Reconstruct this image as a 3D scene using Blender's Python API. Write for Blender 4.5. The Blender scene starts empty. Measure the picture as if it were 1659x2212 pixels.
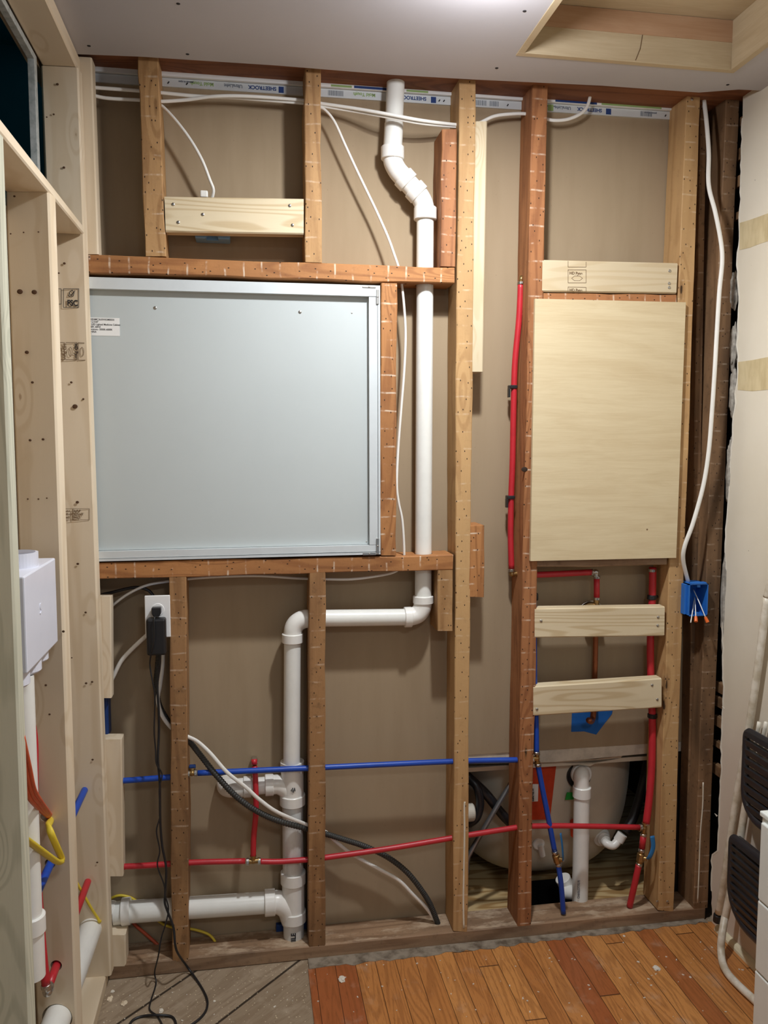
import bpy, bmesh, math, random
from mathutils import Vector, Matrix, noise as mnoise
random.seed(7)
PI = math.pi
SC = bpy.context.scene
COL = SC.collection

# ------------------------------------------------------------------ camera
W, H = 1659.0, 2212.0
FPX = 1778.95
YAW, PITCH, ROLL = 0.165006, 0.085378, 0.00122
CAM = Vector((0.0, -2.25008, 1.48273))
fwd = Vector((math.sin(YAW)*math.cos(PITCH), math.cos(YAW)*math.cos(PITCH), -math.sin(PITCH)))
r0 = Vector((math.cos(YAW), -math.sin(YAW), 0)); u0 = r0.cross(fwd)
RT = math.cos(ROLL)*r0 + math.sin(ROLL)*u0
UP = -math.sin(ROLL)*r0 + math.cos(ROLL)*u0
cd = bpy.data.cameras.new('camera'); cam = bpy.data.objects.new('camera', cd); COL.objects.link(cam)
cam.matrix_world = Matrix(((RT.x, UP.x, -fwd.x, CAM.x), (RT.y, UP.y, -fwd.y, CAM.y), (RT.z, UP.z, -fwd.z, CAM.z), (0, 0, 0, 1)))
cd.sensor_fit = 'VERTICAL'; cd.sensor_height = 36; cd.lens = FPX*36/H; cd.clip_start = 0.02
SC.camera = cam

# ------------------------------------------------------------------ world, lamps, exposure
SC.view_settings.view_transform = 'Standard'; SC.view_settings.look = 'None'
SC.view_settings.gamma = 1; SC.view_settings.exposure = 0.24; SC.view_settings.use_curve_mapping = False
wd = bpy.data.worlds.new('world'); SC.world = wd; wd.use_nodes = True
wd.node_tree.nodes['Background'].inputs[0].default_value = (0.66, 0.82, 1.0, 1)
wd.node_tree.nodes['Background'].inputs[1].default_value = 0.24
LAMP = Vector((0.50, -0.62, 2.412))
ld = bpy.data.lights.new('ceiling_lamp_light', 'AREA'); ld.shape = 'DISK'; ld.size = 0.085; ld.energy = 17; ld.color = (0.95, 0.98, 1.0)
lo = bpy.data.objects.new('ceiling_lamp_light', ld); COL.objects.link(lo); lo.location = LAMP
ldp = bpy.data.lights.new('ceiling_lamp_dome_light', 'POINT'); ldp.energy = 6.5; ldp.shadow_soft_size = 0.04; ldp.color = (0.96, 0.96, 1.0)
lop = bpy.data.objects.new('ceiling_lamp_dome_light', ldp); COL.objects.link(lop); lop.location = LAMP + Vector((0, 0, -0.055))
ld2 = bpy.data.lights.new('room_fill_light', 'AREA'); ld2.shape = 'DISK'; ld2.size = 0.45; ld2.energy = 11; ld2.color = (0.88, 0.95, 1.0)
lo2 = bpy.data.objects.new('room_fill_light', ld2); COL.objects.link(lo2); lo2.location = (0.45, -2.75, 2.40)  # added fill light behind the camera, no lamp known there

def ray(px, py):
    return fwd + RT*((px-W/2)/FPX) - UP*((py-H/2)/FPX)
def Pp(px, py, ax, v):
    d = ray(px, py); return CAM + d*((v-CAM[ax])/d[ax])
def Py(px, py, y=0.0): return Pp(px, py, 1, y)
def Px(px, py, x): return Pp(px, py, 0, x)
def Pz(px, py, z): return Pp(px, py, 2, z)

# ------------------------------------------------------------------ materials
def lin(c):
    return tuple(((v/255)/12.92 if v/255 <= 0.04045 else ((v/255+0.055)/1.055)**2.4) for v in c) + (1.0,)

class Mat:
    def __init__(s, name, rough=0.6, spec=0.4, metal=0.0):
        s.m = bpy.data.materials.new(name); s.m.use_nodes = True
        s.t = s.m.node_tree; s.b = s.t.nodes['Principled BSDF']
        s.b.inputs['Roughness'].default_value = rough; s.b.inputs['Metallic'].default_value = metal
        s.b.inputs['Specular IOR Level'].default_value = spec
        s.tc = s.n('ShaderNodeTexCoord'); s.obj = s.tc.outputs['Object']
    def n(s, t): return s.t.nodes.new(t)
    def l(s, a, b):
        if isinstance(a, bpy.types.NodeSocket): s.t.links.new(a, b)
        elif hasattr(b.default_value, '__len__') and not hasattr(a, '__len__'): b.default_value = [a]*len(b.default_value)
        else: b.default_value = a
    def math(s, op, a, b=None, c=None, clamp=False):
        x = s.n('ShaderNodeMath'); x.operation = op; x.use_clamp = clamp
        s.l(a, x.inputs[0])
        if b is not None: s.l(b, x.inputs[1])
        if c is not None: s.l(c, x.inputs[2])
        return x.outputs[0]
    def vmath(s, op, a, b=None):
        x = s.n('ShaderNodeVectorMath'); x.operation = op; s.l(a, x.inputs[0])
        if b is not None: s.l(b, x.inputs[1])
        return x.outputs['Value'] if op in ('LENGTH', 'DOT_PRODUCT') else x.outputs[0]
    def sep(s, v):
        x = s.n('ShaderNodeSeparateXYZ'); s.l(v, x.inputs[0]); return x.outputs
    def comb(s, a, b, c):
        x = s.n('ShaderNodeCombineXYZ'); s.l(a, x.inputs[0]); s.l(b, x.inputs[1]); s.l(c, x.inputs[2]); return x.outputs[0]
    def noise(s, v, scale=5, detail=3, rough=0.5, dist=0.0):
        x = s.n('ShaderNodeTexNoise'); s.l(v, x.inputs['Vector']); x.inputs['Scale'].default_value = scale
        x.inputs['Detail'].default_value = detail; x.inputs['Roughness'].default_value = rough; x.inputs['Distortion'].default_value = dist
        return x.outputs[0]
    def voro(s, v, scale=5, feature='F1', out='Distance', rnd=1.0, dim='3D'):
        x = s.n('ShaderNodeTexVoronoi'); x.voronoi_dimensions = dim; x.feature = feature; s.l(v, x.inputs['Vector'])
        x.inputs['Scale'].default_value = scale; x.inputs['Randomness'].default_value = rnd
        return x.outputs[out]
    def mix(s, f, a, b, mode='MIX'):
        x = s.n('ShaderNodeMix'); x.data_type = 'RGBA'; x.blend_type = mode
        s.l(f, x.inputs[0]); s.l(a, x.inputs[6]); s.l(b, x.inputs[7]); return x.outputs[2]
    def ss(s, v, a, b):      # smoothstep
        x = s.n('ShaderNodeMapRange'); x.interpolation_type = 'SMOOTHSTEP'; s.l(v, x.inputs[0])
        x.inputs[1].default_value = a; x.inputs[2].default_value = b; return x.outputs[0]
    def col(s, c): s.l(c, s.b.inputs['Base Color'])
    def bump(s, h, strength=0.3, dist=0.002):
        x = s.n('ShaderNodeBump'); x.inputs['Strength'].default_value = strength; x.inputs['Distance'].default_value = dist
        s.l(h, x.inputs['Height']); s.t.links.new(x.outputs[0], s.b.inputs['Normal'])
    def rnd(s, k=37.0):
        x = s.n('ShaderNodeObjectInfo'); r = x.outputs['Random']
        return s.vmath('ADD', s.obj, s.comb(s.math('MULTIPLY', r, k), s.math('MULTIPLY', r, k*1.7), s.math('MULTIPLY', r, k*2.3)))

def wood(name, c1, c2, dirt=None, knots=0.0, lath=0.0, nails=False, knotc=(120, 84, 50), rough=0.65, rings=45, fine=0.35, dirt_amt=0.5, smear=0.0, bmp=0.35, kscale=(9, 5, 4.2)):
    M = Mat(name, rough=rough, spec=0.3)
    v = M.rnd()
    st = M.vmath('MULTIPLY', v, (1, 1, 0.06))
    base = M.noise(M.vmath('MULTIPLY', v, (1, 1, 0.09)), 9, 2, 0.5, 0.3)
    kd = None
    if knots:
        kv = M.vmath('MULTIPLY', v, kscale)
        kd = M.voro(kv, 1.0)
        base = M.math('ADD', base, M.math('MULTIPLY', M.ss(kd, 0.42, 0.0), 0.35))
    ring = M.math('SINE', M.math('MULTIPLY', base, rings*2.0))
    ring = M.ss(ring, -0.2, 1.0)
    f = M.noise(st, 260, 3, 0.6)
    fac = M.math('ADD', M.math('MULTIPLY', ring, 0.55), M.math('MULTIPLY', M.math('SUBTRACT', f, 0.5), fine*2), clamp=True)
    c = M.mix(fac, lin(c1), lin(c2))
    big = M.noise(M.vmath('MULTIPLY', v, (1, 1, 0.3)), 7, 3, 0.55)
    if dirt:
        c = M.mix(M.math('MULTIPLY', M.ss(big, 0.42, 0.72), dirt_amt), c, lin(dirt))
        gr = M.noise(v, 45, 4, 0.7)
        c = M.mix(M.math('MULTIPLY', M.ss(gr, 0.52, 0.75), dirt_amt*0.7), c, lin(dirt))
    else:
        c = M.mix(M.math('MULTIPLY', M.ss(big, 0.35, 0.75), 0.25), c, lin(tuple(min(255, x*0.9) for x in c2)))
    if knots:
        rr = M.noise(v, 60, 2)
        kk = M.math('ADD', kd, M.math('MULTIPLY', M.math('SUBTRACT', rr, 0.5), 0.05))
        c = M.mix(M.math('MULTIPLY', M.ss(kk, 0.17*knots, 0.09*knots), 0.6), c, lin(knotc))
        c = M.mix(M.ss(kk, 0.075*knots, 0.05*knots), c, lin(tuple(x*0.55 for x in knotc)))
    nrm = M.sep(M.tc.outputs['Normal'])[1]
    front = M.math('LESS_THAN', nrm, -0.6)
    xyz = M.sep(v)
    if lath:
        zz = M.math('ADD', xyz[2], M.math('MULTIPLY', M.noise(v, 14, 2), 0.012))
        ph = M.math('ABSOLUTE', M.math('SUBTRACT', M.math('FRACT', M.math('DIVIDE', zz, 0.0485)), 0.5))
        band = M.ss(ph, 0.062, 0.028)
        br = M.noise(M.vmath('MULTIPLY', v, (38, 10, 22)), 1.0, 3, 0.6)
        c = M.mix(M.math('MULTIPLY', M.math('MULTIPLY', M.math('MULTIPLY', band, M.ss(br, 0.42, 0.66)), front), lath), c, lin((226, 208, 186)))
    if smear:
        sm = M.noise(M.vmath('MULTIPLY', v, (20, 20, 9)), 1.0, 5, 0.65)
        c = M.mix(M.math('MULTIPLY', M.ss(sm, 0.46, 0.62), M.math('MULTIPLY', M.math('SUBTRACT', 1.15, front), smear)), c, lin((196, 174, 148)))
    if nails:
        nv = M.comb(M.math('DIVIDE', xyz[0], 0.024), M.math('DIVIDE', xyz[2], 0.043), 0.0)
        nd = M.voro(nv, 1.0, rnd=0.92, dim='2D')
        c = M.mix(M.math('MULTIPLY', M.ss(nd, 0.068, 0.042), front), c, lin((38, 22, 14)))
    M.col(c)
    M.bump(M.math('ADD', M.math('MULTIPLY', f, 0.5), M.noise(v, 90, 3, 0.6)), bmp, 0.0012)
    return M.m

def plain(name, c, rough=0.5, metal=0.0, spec=0.4, var=0.08, vs=20, bump=0.0, bs=200, c2=None, stretch=(1, 1, 1)):
    M = Mat(name, rough=rough, metal=metal, spec=spec)
    v = M.vmath('MULTIPLY', M.obj, stretch)
    n = M.noise(v, vs, 4, 0.6)
    b = lin(c2) if c2 else tuple(x*(1-var*2.5) for x in lin(c)[:3])+(1,)
    M.col(M.mix(M.ss(n, 0.35, 0.75), lin(c), b))
    if bump: M.bump(M.noise(v, bs, 3, 0.6), bump, 0.001)
    return M.m

MW = {}
MW['gold'] = wood('old_golden_wood', (182, 142, 96), (142, 102, 62), (120, 88, 58), knots=0.45, lath=0.38, nails=True, rings=20, kscale=(12, 5, 2.3), dirt_amt=0.45)
MW['pale_old'] = wood('old_pale_wood', (194, 156, 108), (166, 126, 82), (136, 104, 70), knots=0.6, lath=0.32, nails=True, rings=18, dirt_amt=0.35, kscale=(12, 5, 2.6))
MW['red'] = wood('old_red_wood', (166, 112, 72), (124, 76, 46), (100, 62, 40), knots=0.4, lath=0.6, nails=True, rings=26, dirt_amt=0.45, kscale=(12, 5, 2.0))
MW['rail'] = wood('old_rail_wood', (178, 124, 76), (136, 86, 50), (106, 68, 44), knots=0.4, lath=0.7, nails=True, rings=40, dirt_amt=0.4, kscale=(12, 5, 2.0))
MW['brown'] = wood('old_brown_wood', (162, 122, 82), (124, 88, 56), (90, 68, 48), lath=0.36, nails=True, rings=22, dirt_amt=0.65)
MW['dark'] = wood('old_dark_wood', (138, 106, 76), (102, 74, 50), (68, 52, 38), lath=0.25, nails=True, rings=20, dirt_amt=0.8)
MW['plate'] = wood('old_plate_wood', (158, 128, 100), (112, 84, 62), (84, 66, 52), rings=22, dirt_amt=0.6, smear=0.65)
MW['beam'] = wood('plate_beam_wood', (142, 92, 60), (106, 62, 40), (80, 46, 30), knots=1.2, rings=30, dirt_amt=0.3, kscale=(3, 4, 2.2), knotc=(176, 112, 70))
MW['new'] = wood('new_pine', bmp=0.08, c1=(226, 209, 183), c2=(210, 188, 156), knots=0.32, rings=16, fine=0.12, knotc=(150, 112, 74), kscale=(13, 5, 5.0))
MW['newgrey'] = wood('new_pine_weathered', bmp=0.08, c1=(208, 206, 186), c2=(176, 176, 156), knots=0.3, rings=60, fine=0.3, knotc=(140, 110, 76))
MW['newdim'] = wood('new_pine_streaked_dim', bmp=0.08, c1=(208, 192, 162), c2=(192, 170, 134), knots=0.35, rings=34, fine=0.2, kscale=(13, 5, 5.0))  # darker pine copy, toned down to offset the close lamp
MW['newgrain'] = wood('new_pine_strong_grain', bmp=0.08, c1=(222, 206, 174), c2=(186, 158, 114), knots=0.0, rings=46, fine=0.15)

def ply_mat(name, c1, c2):
    M = Mat(name, rough=0.55, spec=0.3)
    v = M.rnd()
    a = M.noise(M.vmath('MULTIPLY', v, (1.1, 1, 8)), 3.0, 5, 0.6, 0.8)
    f = M.noise(M.vmath('MULTIPLY', v, (6, 1, 120)), 2.0, 3, 0.6)
    fac = M.math('ADD', M.math('MULTIPLY', M.ss(a, 0.3, 0.75), 0.7), M.math('MULTIPLY', M.math('SUBTRACT', f, 0.5), 0.9), clamp=True)
    c = M.mix(fac, lin(c1), lin(c2))
    k = M.voro(M.vmath('MULTIPLY', v, (9, 9, 9)), 1.0)
    c = M.mix(M.ss(k, 0.035, 0.015), c, lin((110, 80, 50)))
    M.col(c); M.bump(f, 0.15, 0.0008); return M.m
MP = ply_mat('plywood_face', (212, 195, 160), (196, 175, 138))
MPH = ply_mat('hatch_plywood', (200, 184, 154), (180, 160, 128))
MPB = ply_mat('hatch_veneer_band', (192, 158, 128), (176, 138, 106))

def wall_paper_mat():
    M = Mat('drywall_kraft_back', rough=0.85, spec=0.15)
    v = M.obj
    a = M.noise(M.vmath('MULTIPLY', v, (1, 1, 0.15)), 14, 4, 0.6)
    c = M.mix(M.ss(a, 0.35, 0.75), lin((164, 145, 119)), lin((157, 138, 112)))
    sp = M.voro(v, 34.0)
    c = M.mix(M.math('MULTIPLY', M.ss(sp, 0.045, 0.02), 0.5), c, lin((90, 70, 50)))
    bl = M.noise(v, 2.2, 4, 0.6)
    c = M.mix(M.math('MULTIPLY', M.ss(bl, 0.5, 0.8), 0.22), c, lin((134, 116, 92)))
    M.col(c); M.bump(M.noise(v, 350, 2), 0.12, 0.0006); return M.m
M_KRAFT = wall_paper_mat()
def right_wall_mat():
    M = Mat('cream_paint_wall', rough=0.7, spec=0.25)
    v = M.obj
    a = M.noise(v, 3, 4, 0.6)
    c = M.mix(M.ss(a, 0.3, 0.8), lin((226, 219, 203)), lin((218, 209, 190)))
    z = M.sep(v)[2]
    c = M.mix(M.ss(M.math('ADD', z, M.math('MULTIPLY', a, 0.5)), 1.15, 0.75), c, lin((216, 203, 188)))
    sp = M.voro(v, 16.0)
    c = M.mix(M.math('MULTIPLY', M.ss(sp, 0.03, 0.012), 0.8), c, lin((90, 80, 70)))
    M.col(c); M.bump(M.noise(v, 120, 3), 0.15, 0.001); return M.m
M_RWALL = right_wall_mat()
M_TAPE = plain('joint_tape_paste', (212, 196, 158), 0.7, c2=(190, 172, 132), vs=30, stretch=(1, 1, 0.3))
M_CEIL = plain('grey_drywall_ceiling', (190, 188, 192), 0.85, var=0.02, vs=3, bump=0.1, bs=300, spec=0.2)
M_WHITEP = plain('white_drywall_paint', (225, 222, 215), 0.8, var=0.02)
M_PVC = plain('white_pvc', (240, 240, 234), 0.28, var=0.03, vs=10, spec=0.5)
M_PVCG = plain('scuffed_pvc', (226, 226, 222), 0.35, c2=(198, 196, 190), vs=18, spec=0.5, stretch=(1, 1, 0.25))
M_CPL = plain('pvc_fitting', (240, 238, 232), 0.3, var=0.02, spec=0.5)
M_RED = plain('red_pex', (192, 42, 52), 0.36, var=0.06, spec=0.5)
M_BLUE = plain('blue_pex', (24, 74, 178), 0.36, var=0.06, spec=0.5)
M_BRASS = plain('dull_brass', (172, 140, 92), 0.35, metal=0.9, vs=90)
M_STEEL = plain('steel_clamp', (196, 192, 186), 0.28, metal=0.95, vs=60)
M_COPPER = plain('copper', (166, 104, 72), 0.4, metal=0.8, vs=60)
M_CABLE = plain('white_cable_jacket', (236, 234, 228), 0.45, var=0.02)
M_CABLEY = plain('yellow_cable_jacket', (226, 200, 62), 0.45, var=0.04)
M_CABLEO = plain('orange_cable_jacket', (206, 92, 58), 0.45, var=0.06)
M_SLAT = plain('black_slat_plastic', (44, 44, 48), 0.32, var=0.05, spec=0.6)
M_BLACK = plain('black_plastic', (30, 30, 33), 0.4, var=0.1, spec=0.5)
M_CORR = plain('corrugated_black', (58, 58, 56), 0.5, var=0.1)
M_BOXB = plain('blue_box_plastic', (40, 110, 196), 0.45, var=0.05)
M_BOXL = plain('light_blue_box_plastic', (120, 160, 196), 0.45, var=0.05)
M_NAVY = plain('navy_plastic', (26, 58, 116), 0.45, var=0.05)
M_HANDLE = plain('blue_lever', (44, 112, 168), 0.4, var=0.03)
M_HOLE = plain('knot_brown', (92, 62, 38), 0.8, c2=(50, 34, 22), vs=500)
M_DARKIN = plain('hole_shade_dark', (14, 14, 16), 0.9, var=0.0)
M_ORANGE = plain('orange_connector', (232, 112, 48), 0.4, var=0.03)
M_ALU = plain('white_aluminium', (222, 228, 230), 0.38, metal=0.25, var=0.02, spec=0.6)
M_PANEL = plain('grey_cabinet_panel', (192, 199, 199), 0.42, var=0.015, vs=3, spec=0.5)
M_OUTLET = plain('white_outlet_plastic', (240, 240, 240), 0.35, var=0.01)
M_LBOX = plain('white_laundry_box_plastic', (226, 228, 240), 0.3, var=0.01, spec=0.5)
M_TUB = plain('fibreglass_tub_shell', (214, 204, 184), 0.6, var=0.06, vs=6, bump=0.4, bs=60)
M_TRIM = plain('white_flange', (214, 206, 190), 0.5, var=0.1, vs=30)
M_ORLAB = plain('orange_sticker', (204, 66, 30), 0.5, var=0.08, vs=40)
M_PAPER = plain('white_sticker', (238, 238, 236), 0.6, var=0.01)
M_INK = plain('dark_ink', (40, 38, 40), 0.8, var=0.0)
M_STAMP = plain('brown_stamp_ink', (112, 88, 62), 0.8, var=0.1)
M_BLUEINK = plain('blue_ink', (36, 62, 120), 0.7, var=0.0)
M_GREENINK = plain('green_ink', (150, 176, 112), 0.7, var=0.0)
M_GREYINK = plain('grey_ink', (120, 126, 136), 0.7, var=0.0)
M_BTAPE = plain('blue_painters_tape', (22, 96, 176), 0.7, var=0.05, vs=40)
M_GTAPE = plain('green_tape', (40, 160, 60), 0.7, var=0.03)
M_METC = plain('galvanised_conduit', (150, 152, 154), 0.35, metal=0.8, vs=50)
M_PLAST = plain('grey_plaster', (132, 127, 118), 0.9, c2=(182, 176, 166), vs=40, bump=0.9, bs=70)
M_PAPERT = plain('torn_white_paper', (228, 222, 208), 0.85, var=0.05, vs=40)
M_TEAL = plain('teal_painted_wall', (4, 84, 96), 0.5, var=0.12, vs=2)
M_GREYTRIM = plain('grey_white_frame', (186, 190, 188), 0.7, c2=(150, 156, 154), vs=60)
M_CHAIRT = plain('chipped_cream_enamel', (232, 226, 212), 0.4, c2=(196, 184, 160), vs=28, spec=0.5)
M_DRAWER = plain('white_drawer_plastic', (226, 230, 226), 0.4, var=0.01)
M_DRY = plain('gypsum_edge', (226, 224, 218), 0.9, var=0.03, vs=50)
M_GREYW = plain('grey_mortar_strip', (146, 134, 118), 0.95, c2=(84, 70, 56), vs=28, bump=0.8, bs=90)
M_CHIP = plain('plaster_chip', (222, 214, 200), 0.9, var=0.05)
M_QR = plain('cream_shoe_moulding', (232, 222, 190), 0.5, var=0.06, vs=12)
M_GLOW = bpy.data.materials.new('lamp_glow'); M_GLOW.use_nodes = True
_b = M_GLOW.node_tree.nodes['Principled BSDF']; _b.inputs['Emission Color'].default_value = (1, 0.93, 0.95, 1); _b.inputs['Emission Strength'].default_value = 5

def oak_mat():
    M = Mat('oak_strip_floor', rough=0.3, spec=0.5)
    x, y, z = M.sep(M.obj)
    pw = 0.0572
    i = M.math('FLOOR', M.math('DIVIDE', x, pw))
    fx = M.math('FRACT', M.math('DIVIDE', x, pw))
    wn = M.n('ShaderNodeTexWhiteNoise'); wn.noise_dimensions = '1D'; M.l(i, wn.inputs['W'])
    r1 = wn.outputs['Value']
    yy = M.math('DIVIDE', M.math('ADD', y, M.math('MULTIPLY', r1, 3.1)), 1.05)
    j = M.math('FLOOR', yy); fy = M.math('FRACT', yy)
    wn2 = M.n('ShaderNodeTexWhiteNoise'); wn2.noise_dimensions = '2D'; M.l(M.comb(i, j, 0.0), wn2.inputs['Vector'])
    r = wn2.outputs['Value']
    v = M.vmath('ADD', M.comb(x, M.math('MULTIPLY', y, 0.09), 0.0), M.comb(M.math('MULTIPLY', r, 17.0), M.math('MULTIPLY', r, 31.0), 0.0))
    ring = M.ss(M.math('SINE', M.math('MULTIPLY', M.noise(v, 14, 2, 0.5, 0.4), 90.0)), -0.3, 1.0)
    f = M.noise(v, 330, 3, 0.65)
    base = M.mix(r, lin((180, 116, 62)), lin((206, 144, 82)))
    base = M.mix(M.ss(r, 0.8, 0.95), base, lin((160, 90, 50)))
    base = M.mix(M.math('MULTIPLY', ring, 0.35), base, lin((124, 72, 36)))
    base = M.mix(M.math('MULTIPLY', M.ss(f, 0.5, 0.75), 0.55), base, lin((112, 60, 28)))
    dust = M.noise(M.obj, 9, 5, 0.65)
    base = M.mix(M.math('MULTIPLY', M.ss(dust, 0.56, 0.74), 0.3), base, lin((198, 176, 152)))
    e = M.math('MINIMUM', fx, M.math('SUBTRACT', 1.0, fx))
    e2 = M.math('MINIMUM', fy, M.math('SUBTRACT', 1.0, fy))
    g = M.math('MAXIMUM', M.ss(e, 0.022, 0.008), M.ss(e2, 0.0025, 0.001))
    base = M.mix(M.math('MULTIPLY', g, 0.85), base, lin((48, 26, 14)))
    M.col(base); M.l(M.math('ADD', M.math('MULTIPLY', dust, 0.35), 0.18), M.b.inputs['Roughness'])
    M.bump(M.math('SUBTRACT', M.math('MULTIPLY', f, 0.2), g), 0.5, 0.0012); return M.m
M_OAK = oak_mat()
def sub_mat():
    M = Mat('weathered_diagonal_subfloor', rough=0.85, spec=0.2)
    x, y, z = M.sep(M.obj)
    a = math.radians(45)
    s_ = M.math('SUBTRACT', M.math('MULTIPLY', x, math.sin(a)), M.math('MULTIPLY', y, math.cos(a)))
    t_ = M.math('ADD', M.math('MULTIPLY', x, math.cos(a)), M.math('MULTIPLY', y, math.sin(a)))
    q = M.math('DIVIDE', M.math('SUBTRACT', s_, 0.0906), 0.205)
    i = M.math('FLOOR', q); fx = M.math('FRACT', q)
    wn = M.n('ShaderNodeTexWhiteNoise'); wn.noise_dimensions = '1D'; M.l(i, wn.inputs['W']); r = wn.outputs['Value']
    v = M.comb(M.math('ADD', s_, M.math('MULTIPLY', r, 9.0)), M.math('MULTIPLY', t_, 0.1), 0.0)
    ring = M.ss(M.math('SINE', M.math('MULTIPLY', M.noise(v, 9, 2, 0.5, 0.5), 70.0)), -0.3, 1.0)
    f = M.noise(v, 220, 3, 0.6)
    c = M.mix(r, lin((158, 140, 118)), lin((138, 120, 98)))
    c = M.mix(M.math('MULTIPLY', ring, 0.45), c, lin((128, 108, 86)))
    c = M.mix(M.math('MULTIPLY', M.ss(f, 0.5, 0.75), 0.5), c, lin((112, 92, 72)))
    du = M.noise(M.obj, 13, 5, 0.65)
    c = M.mix(M.math('MULTIPLY', M.ss(du, 0.5, 0.75), 0.5), c, lin((186, 170, 148)))
    e = M.math('MINIMUM', fx, M.math('SUBTRACT', 1.0, fx))
    g = M.ss(e, 0.022, 0.012)
    c = M.mix(M.math('MULTIPLY', g, 0.9), c, lin((36, 26, 18)))
    sp = M.voro(M.obj, 90.0)
    c = M.mix(M.ss(sp, 0.16, 0.1), c, lin((206, 190, 160)))
    M.col(c); M.bump(M.math('SUBTRACT', M.math('MULTIPLY', f, 0.3), g), 0.6, 0.002); return M.m
M_SUB = sub_mat()
def osb_mat():
    M = Mat('bathroom_plywood_floor', rough=0.75, spec=0.2)
    v = M.vmath('MULTIPLY', M.obj, (0.12, 1, 1))
    r = M.ss(M.math('SINE', M.math('MULTIPLY', M.noise(v, 9, 2, 0.5, 0.4), 60.0)), -0.2, 1.0)
    M.col(M.mix(r, lin((206, 178, 130)), lin((168, 132, 84)))); return M.m
M_OSB = osb_mat()

# ------------------------------------------------------------------ object helpers
WM = {}
def link(name, data, parent=None, M=None):
    o = bpy.data.objects.new(name, data); COL.objects.link(o)
    M = M or Matrix.Identity(4)
    WM[o.name] = M
    if parent is not None:
        o.parent = parent; o.matrix_basis = WM[parent.name].inverted() @ M
    else: o.matrix_basis = M
    return o
def tag(o, label=None, cat=None, group=None, kind=None):
    if label: o['label'] = label
    if cat: o['category'] = cat
    if group: o['group'] = group
    if kind: o['kind'] = kind
    return o
def empty(name, loc, label=None, cat=None, group=None):
    o = link(name, None, None, Matrix.Translation(Vector(loc))); o.empty_display_size = 0.05
    return tag(o, label, cat, group)
def obj(name, bm, mat, parent=None, M=None, smooth=False):
    """bm in world coordinates; M: world matrix of the object"""
    if M is None:
        if parent is not None: M = Matrix.Translation(centre(bm))
        else: M = Matrix.Translation(centre(bm))
    me = bpy.data.meshes.new(name); bm.transform(M.inverted())
    bmesh.ops.recalc_face_normals(bm, faces=bm.faces)
    bm.to_mesh(me); bm.free()
    if smooth:
        for p in me.polygons: p.use_smooth = True
    for m in (mat if isinstance(mat, (list, tuple)) else [mat]): me.materials.append(m)
    return link(name, me, parent, M)
def centre(bm):
    lo = Vector((1e9,)*3); hi = Vector((-1e9,)*3)
    for v in bm.verts:
        for k in range(3): lo[k] = min(lo[k], v.co[k]); hi[k] = max(hi[k], v.co[k])
    c = (lo+hi)/2; c.z = lo.z; return c
def NB(): return bmesh.new()
def bx(bm, lo, hi, bev=0.0):
    lo = Vector(lo); hi = Vector(hi)
    g = bmesh.ops.create_cube(bm, size=1, matrix=Matrix.Translation((lo+hi)/2) @ Matrix.Diagonal((*(hi-lo), 1)))
    if bev:
        es = {e for v in g['verts'] for e in v.link_edges}
        bmesh.ops.bevel(bm, geom=list(es), offset=bev, segments=2, affect='EDGES', profile=0.5)
    return bm
def prism(bm, pts, off):
    """extrude polygon pts (world) by vector off"""
    a = [bm.verts.new(p) for p in pts]; b = [bm.verts.new(Vector(p)+Vector(off)) for p in pts]
    n = len(pts)
    bm.faces.new(a); bm.faces.new(b[::-1])
    for i in range(n): bm.faces.new((a[i], b[i], b[(i+1) % n], a[(i+1) % n]))
    return bm
def spline(pts, sub=8):
    pts = [Vector(p) for p in pts]
    if len(pts) < 3 or sub <= 1: return pts
    out = []
    P = [pts[0]*2-pts[1]] + pts + [pts[-1]*2-pts[-2]]
    for i in range(1, len(P)-2):
        for k in range(sub):
            t = k/sub; a, b, c, d = P[i-1], P[i], P[i+1], P[i+2]
            out.append(0.5*((2*b) + (c-a)*t + (2*a-5*b+4*c-d)*t*t + (3*b-a-3*c+d)*t**3))
    out.append(pts[-1]); return out
def tube(bm, pts, r, seg=14, flat=1.0, flatdir=None, rfun=None):
    """swept tube; flat<1 squashes it along flatdir"""
    n = len(pts); rings = []
    t0 = (pts[1]-pts[0]).normalized()
    ref = Vector((0, 0, 1)) if abs(t0.z) < 0.9 else Vector((1, 0, 0))
    u = t0.cross(ref).normalized()
    for i, p in enumerate(pts):
        t = (pts[min(i+1, n-1)]-pts[max(i-1, 0)]).normalized()
        u = (u - t*u.dot(t)).normalized(); v = t.cross(u)
        if flatdir is not None:
            fd = Vector(flatdir); fv = (fd - t*fd.dot(t))
            if fv.length > 1e-3: v = fv.normalized(); u = v.cross(t)
        rr = rfun(i) if rfun else r
        rings.append([bm.verts.new(p + u*math.cos(2*PI*k/seg)*rr + v*math.sin(2*PI*k/seg)*rr*flat) for k in range(seg)])
    for a, b in zip(rings, rings[1:]):
        for k in range(seg): bm.faces.new((a[k], a[(k+1) % seg], b[(k+1) % seg], b[k]))
    bm.faces.new(rings[0][::-1]); bm.faces.new(rings[-1])
    return bm
def cyl(bm, a, b, r, seg=28, bev=0.0, r2=None):
    a = Vector(a); b = Vector(b); r2 = r if r2 is None else r2
    if bev:
        d = (b-a).normalized()*bev
        pts = [a, a+d, b-d, b]; rs = [r-bev, r, r2, r2-bev]
        return tube(bm, pts, r, seg, rfun=lambda i: rs[i])
    return tube(bm, [a, b], r, seg, rfun=lambda i: (r, r2)[i])
def ellipsoid(bm, c, r, su=20, sv=12):
    bmesh.ops.create_uvsphere(bm, u_segments=su, v_segments=sv, radius=1, matrix=Matrix.Translation(Vector(c)) @ Matrix.Diagonal((*r, 1)))
    return bm
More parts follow.
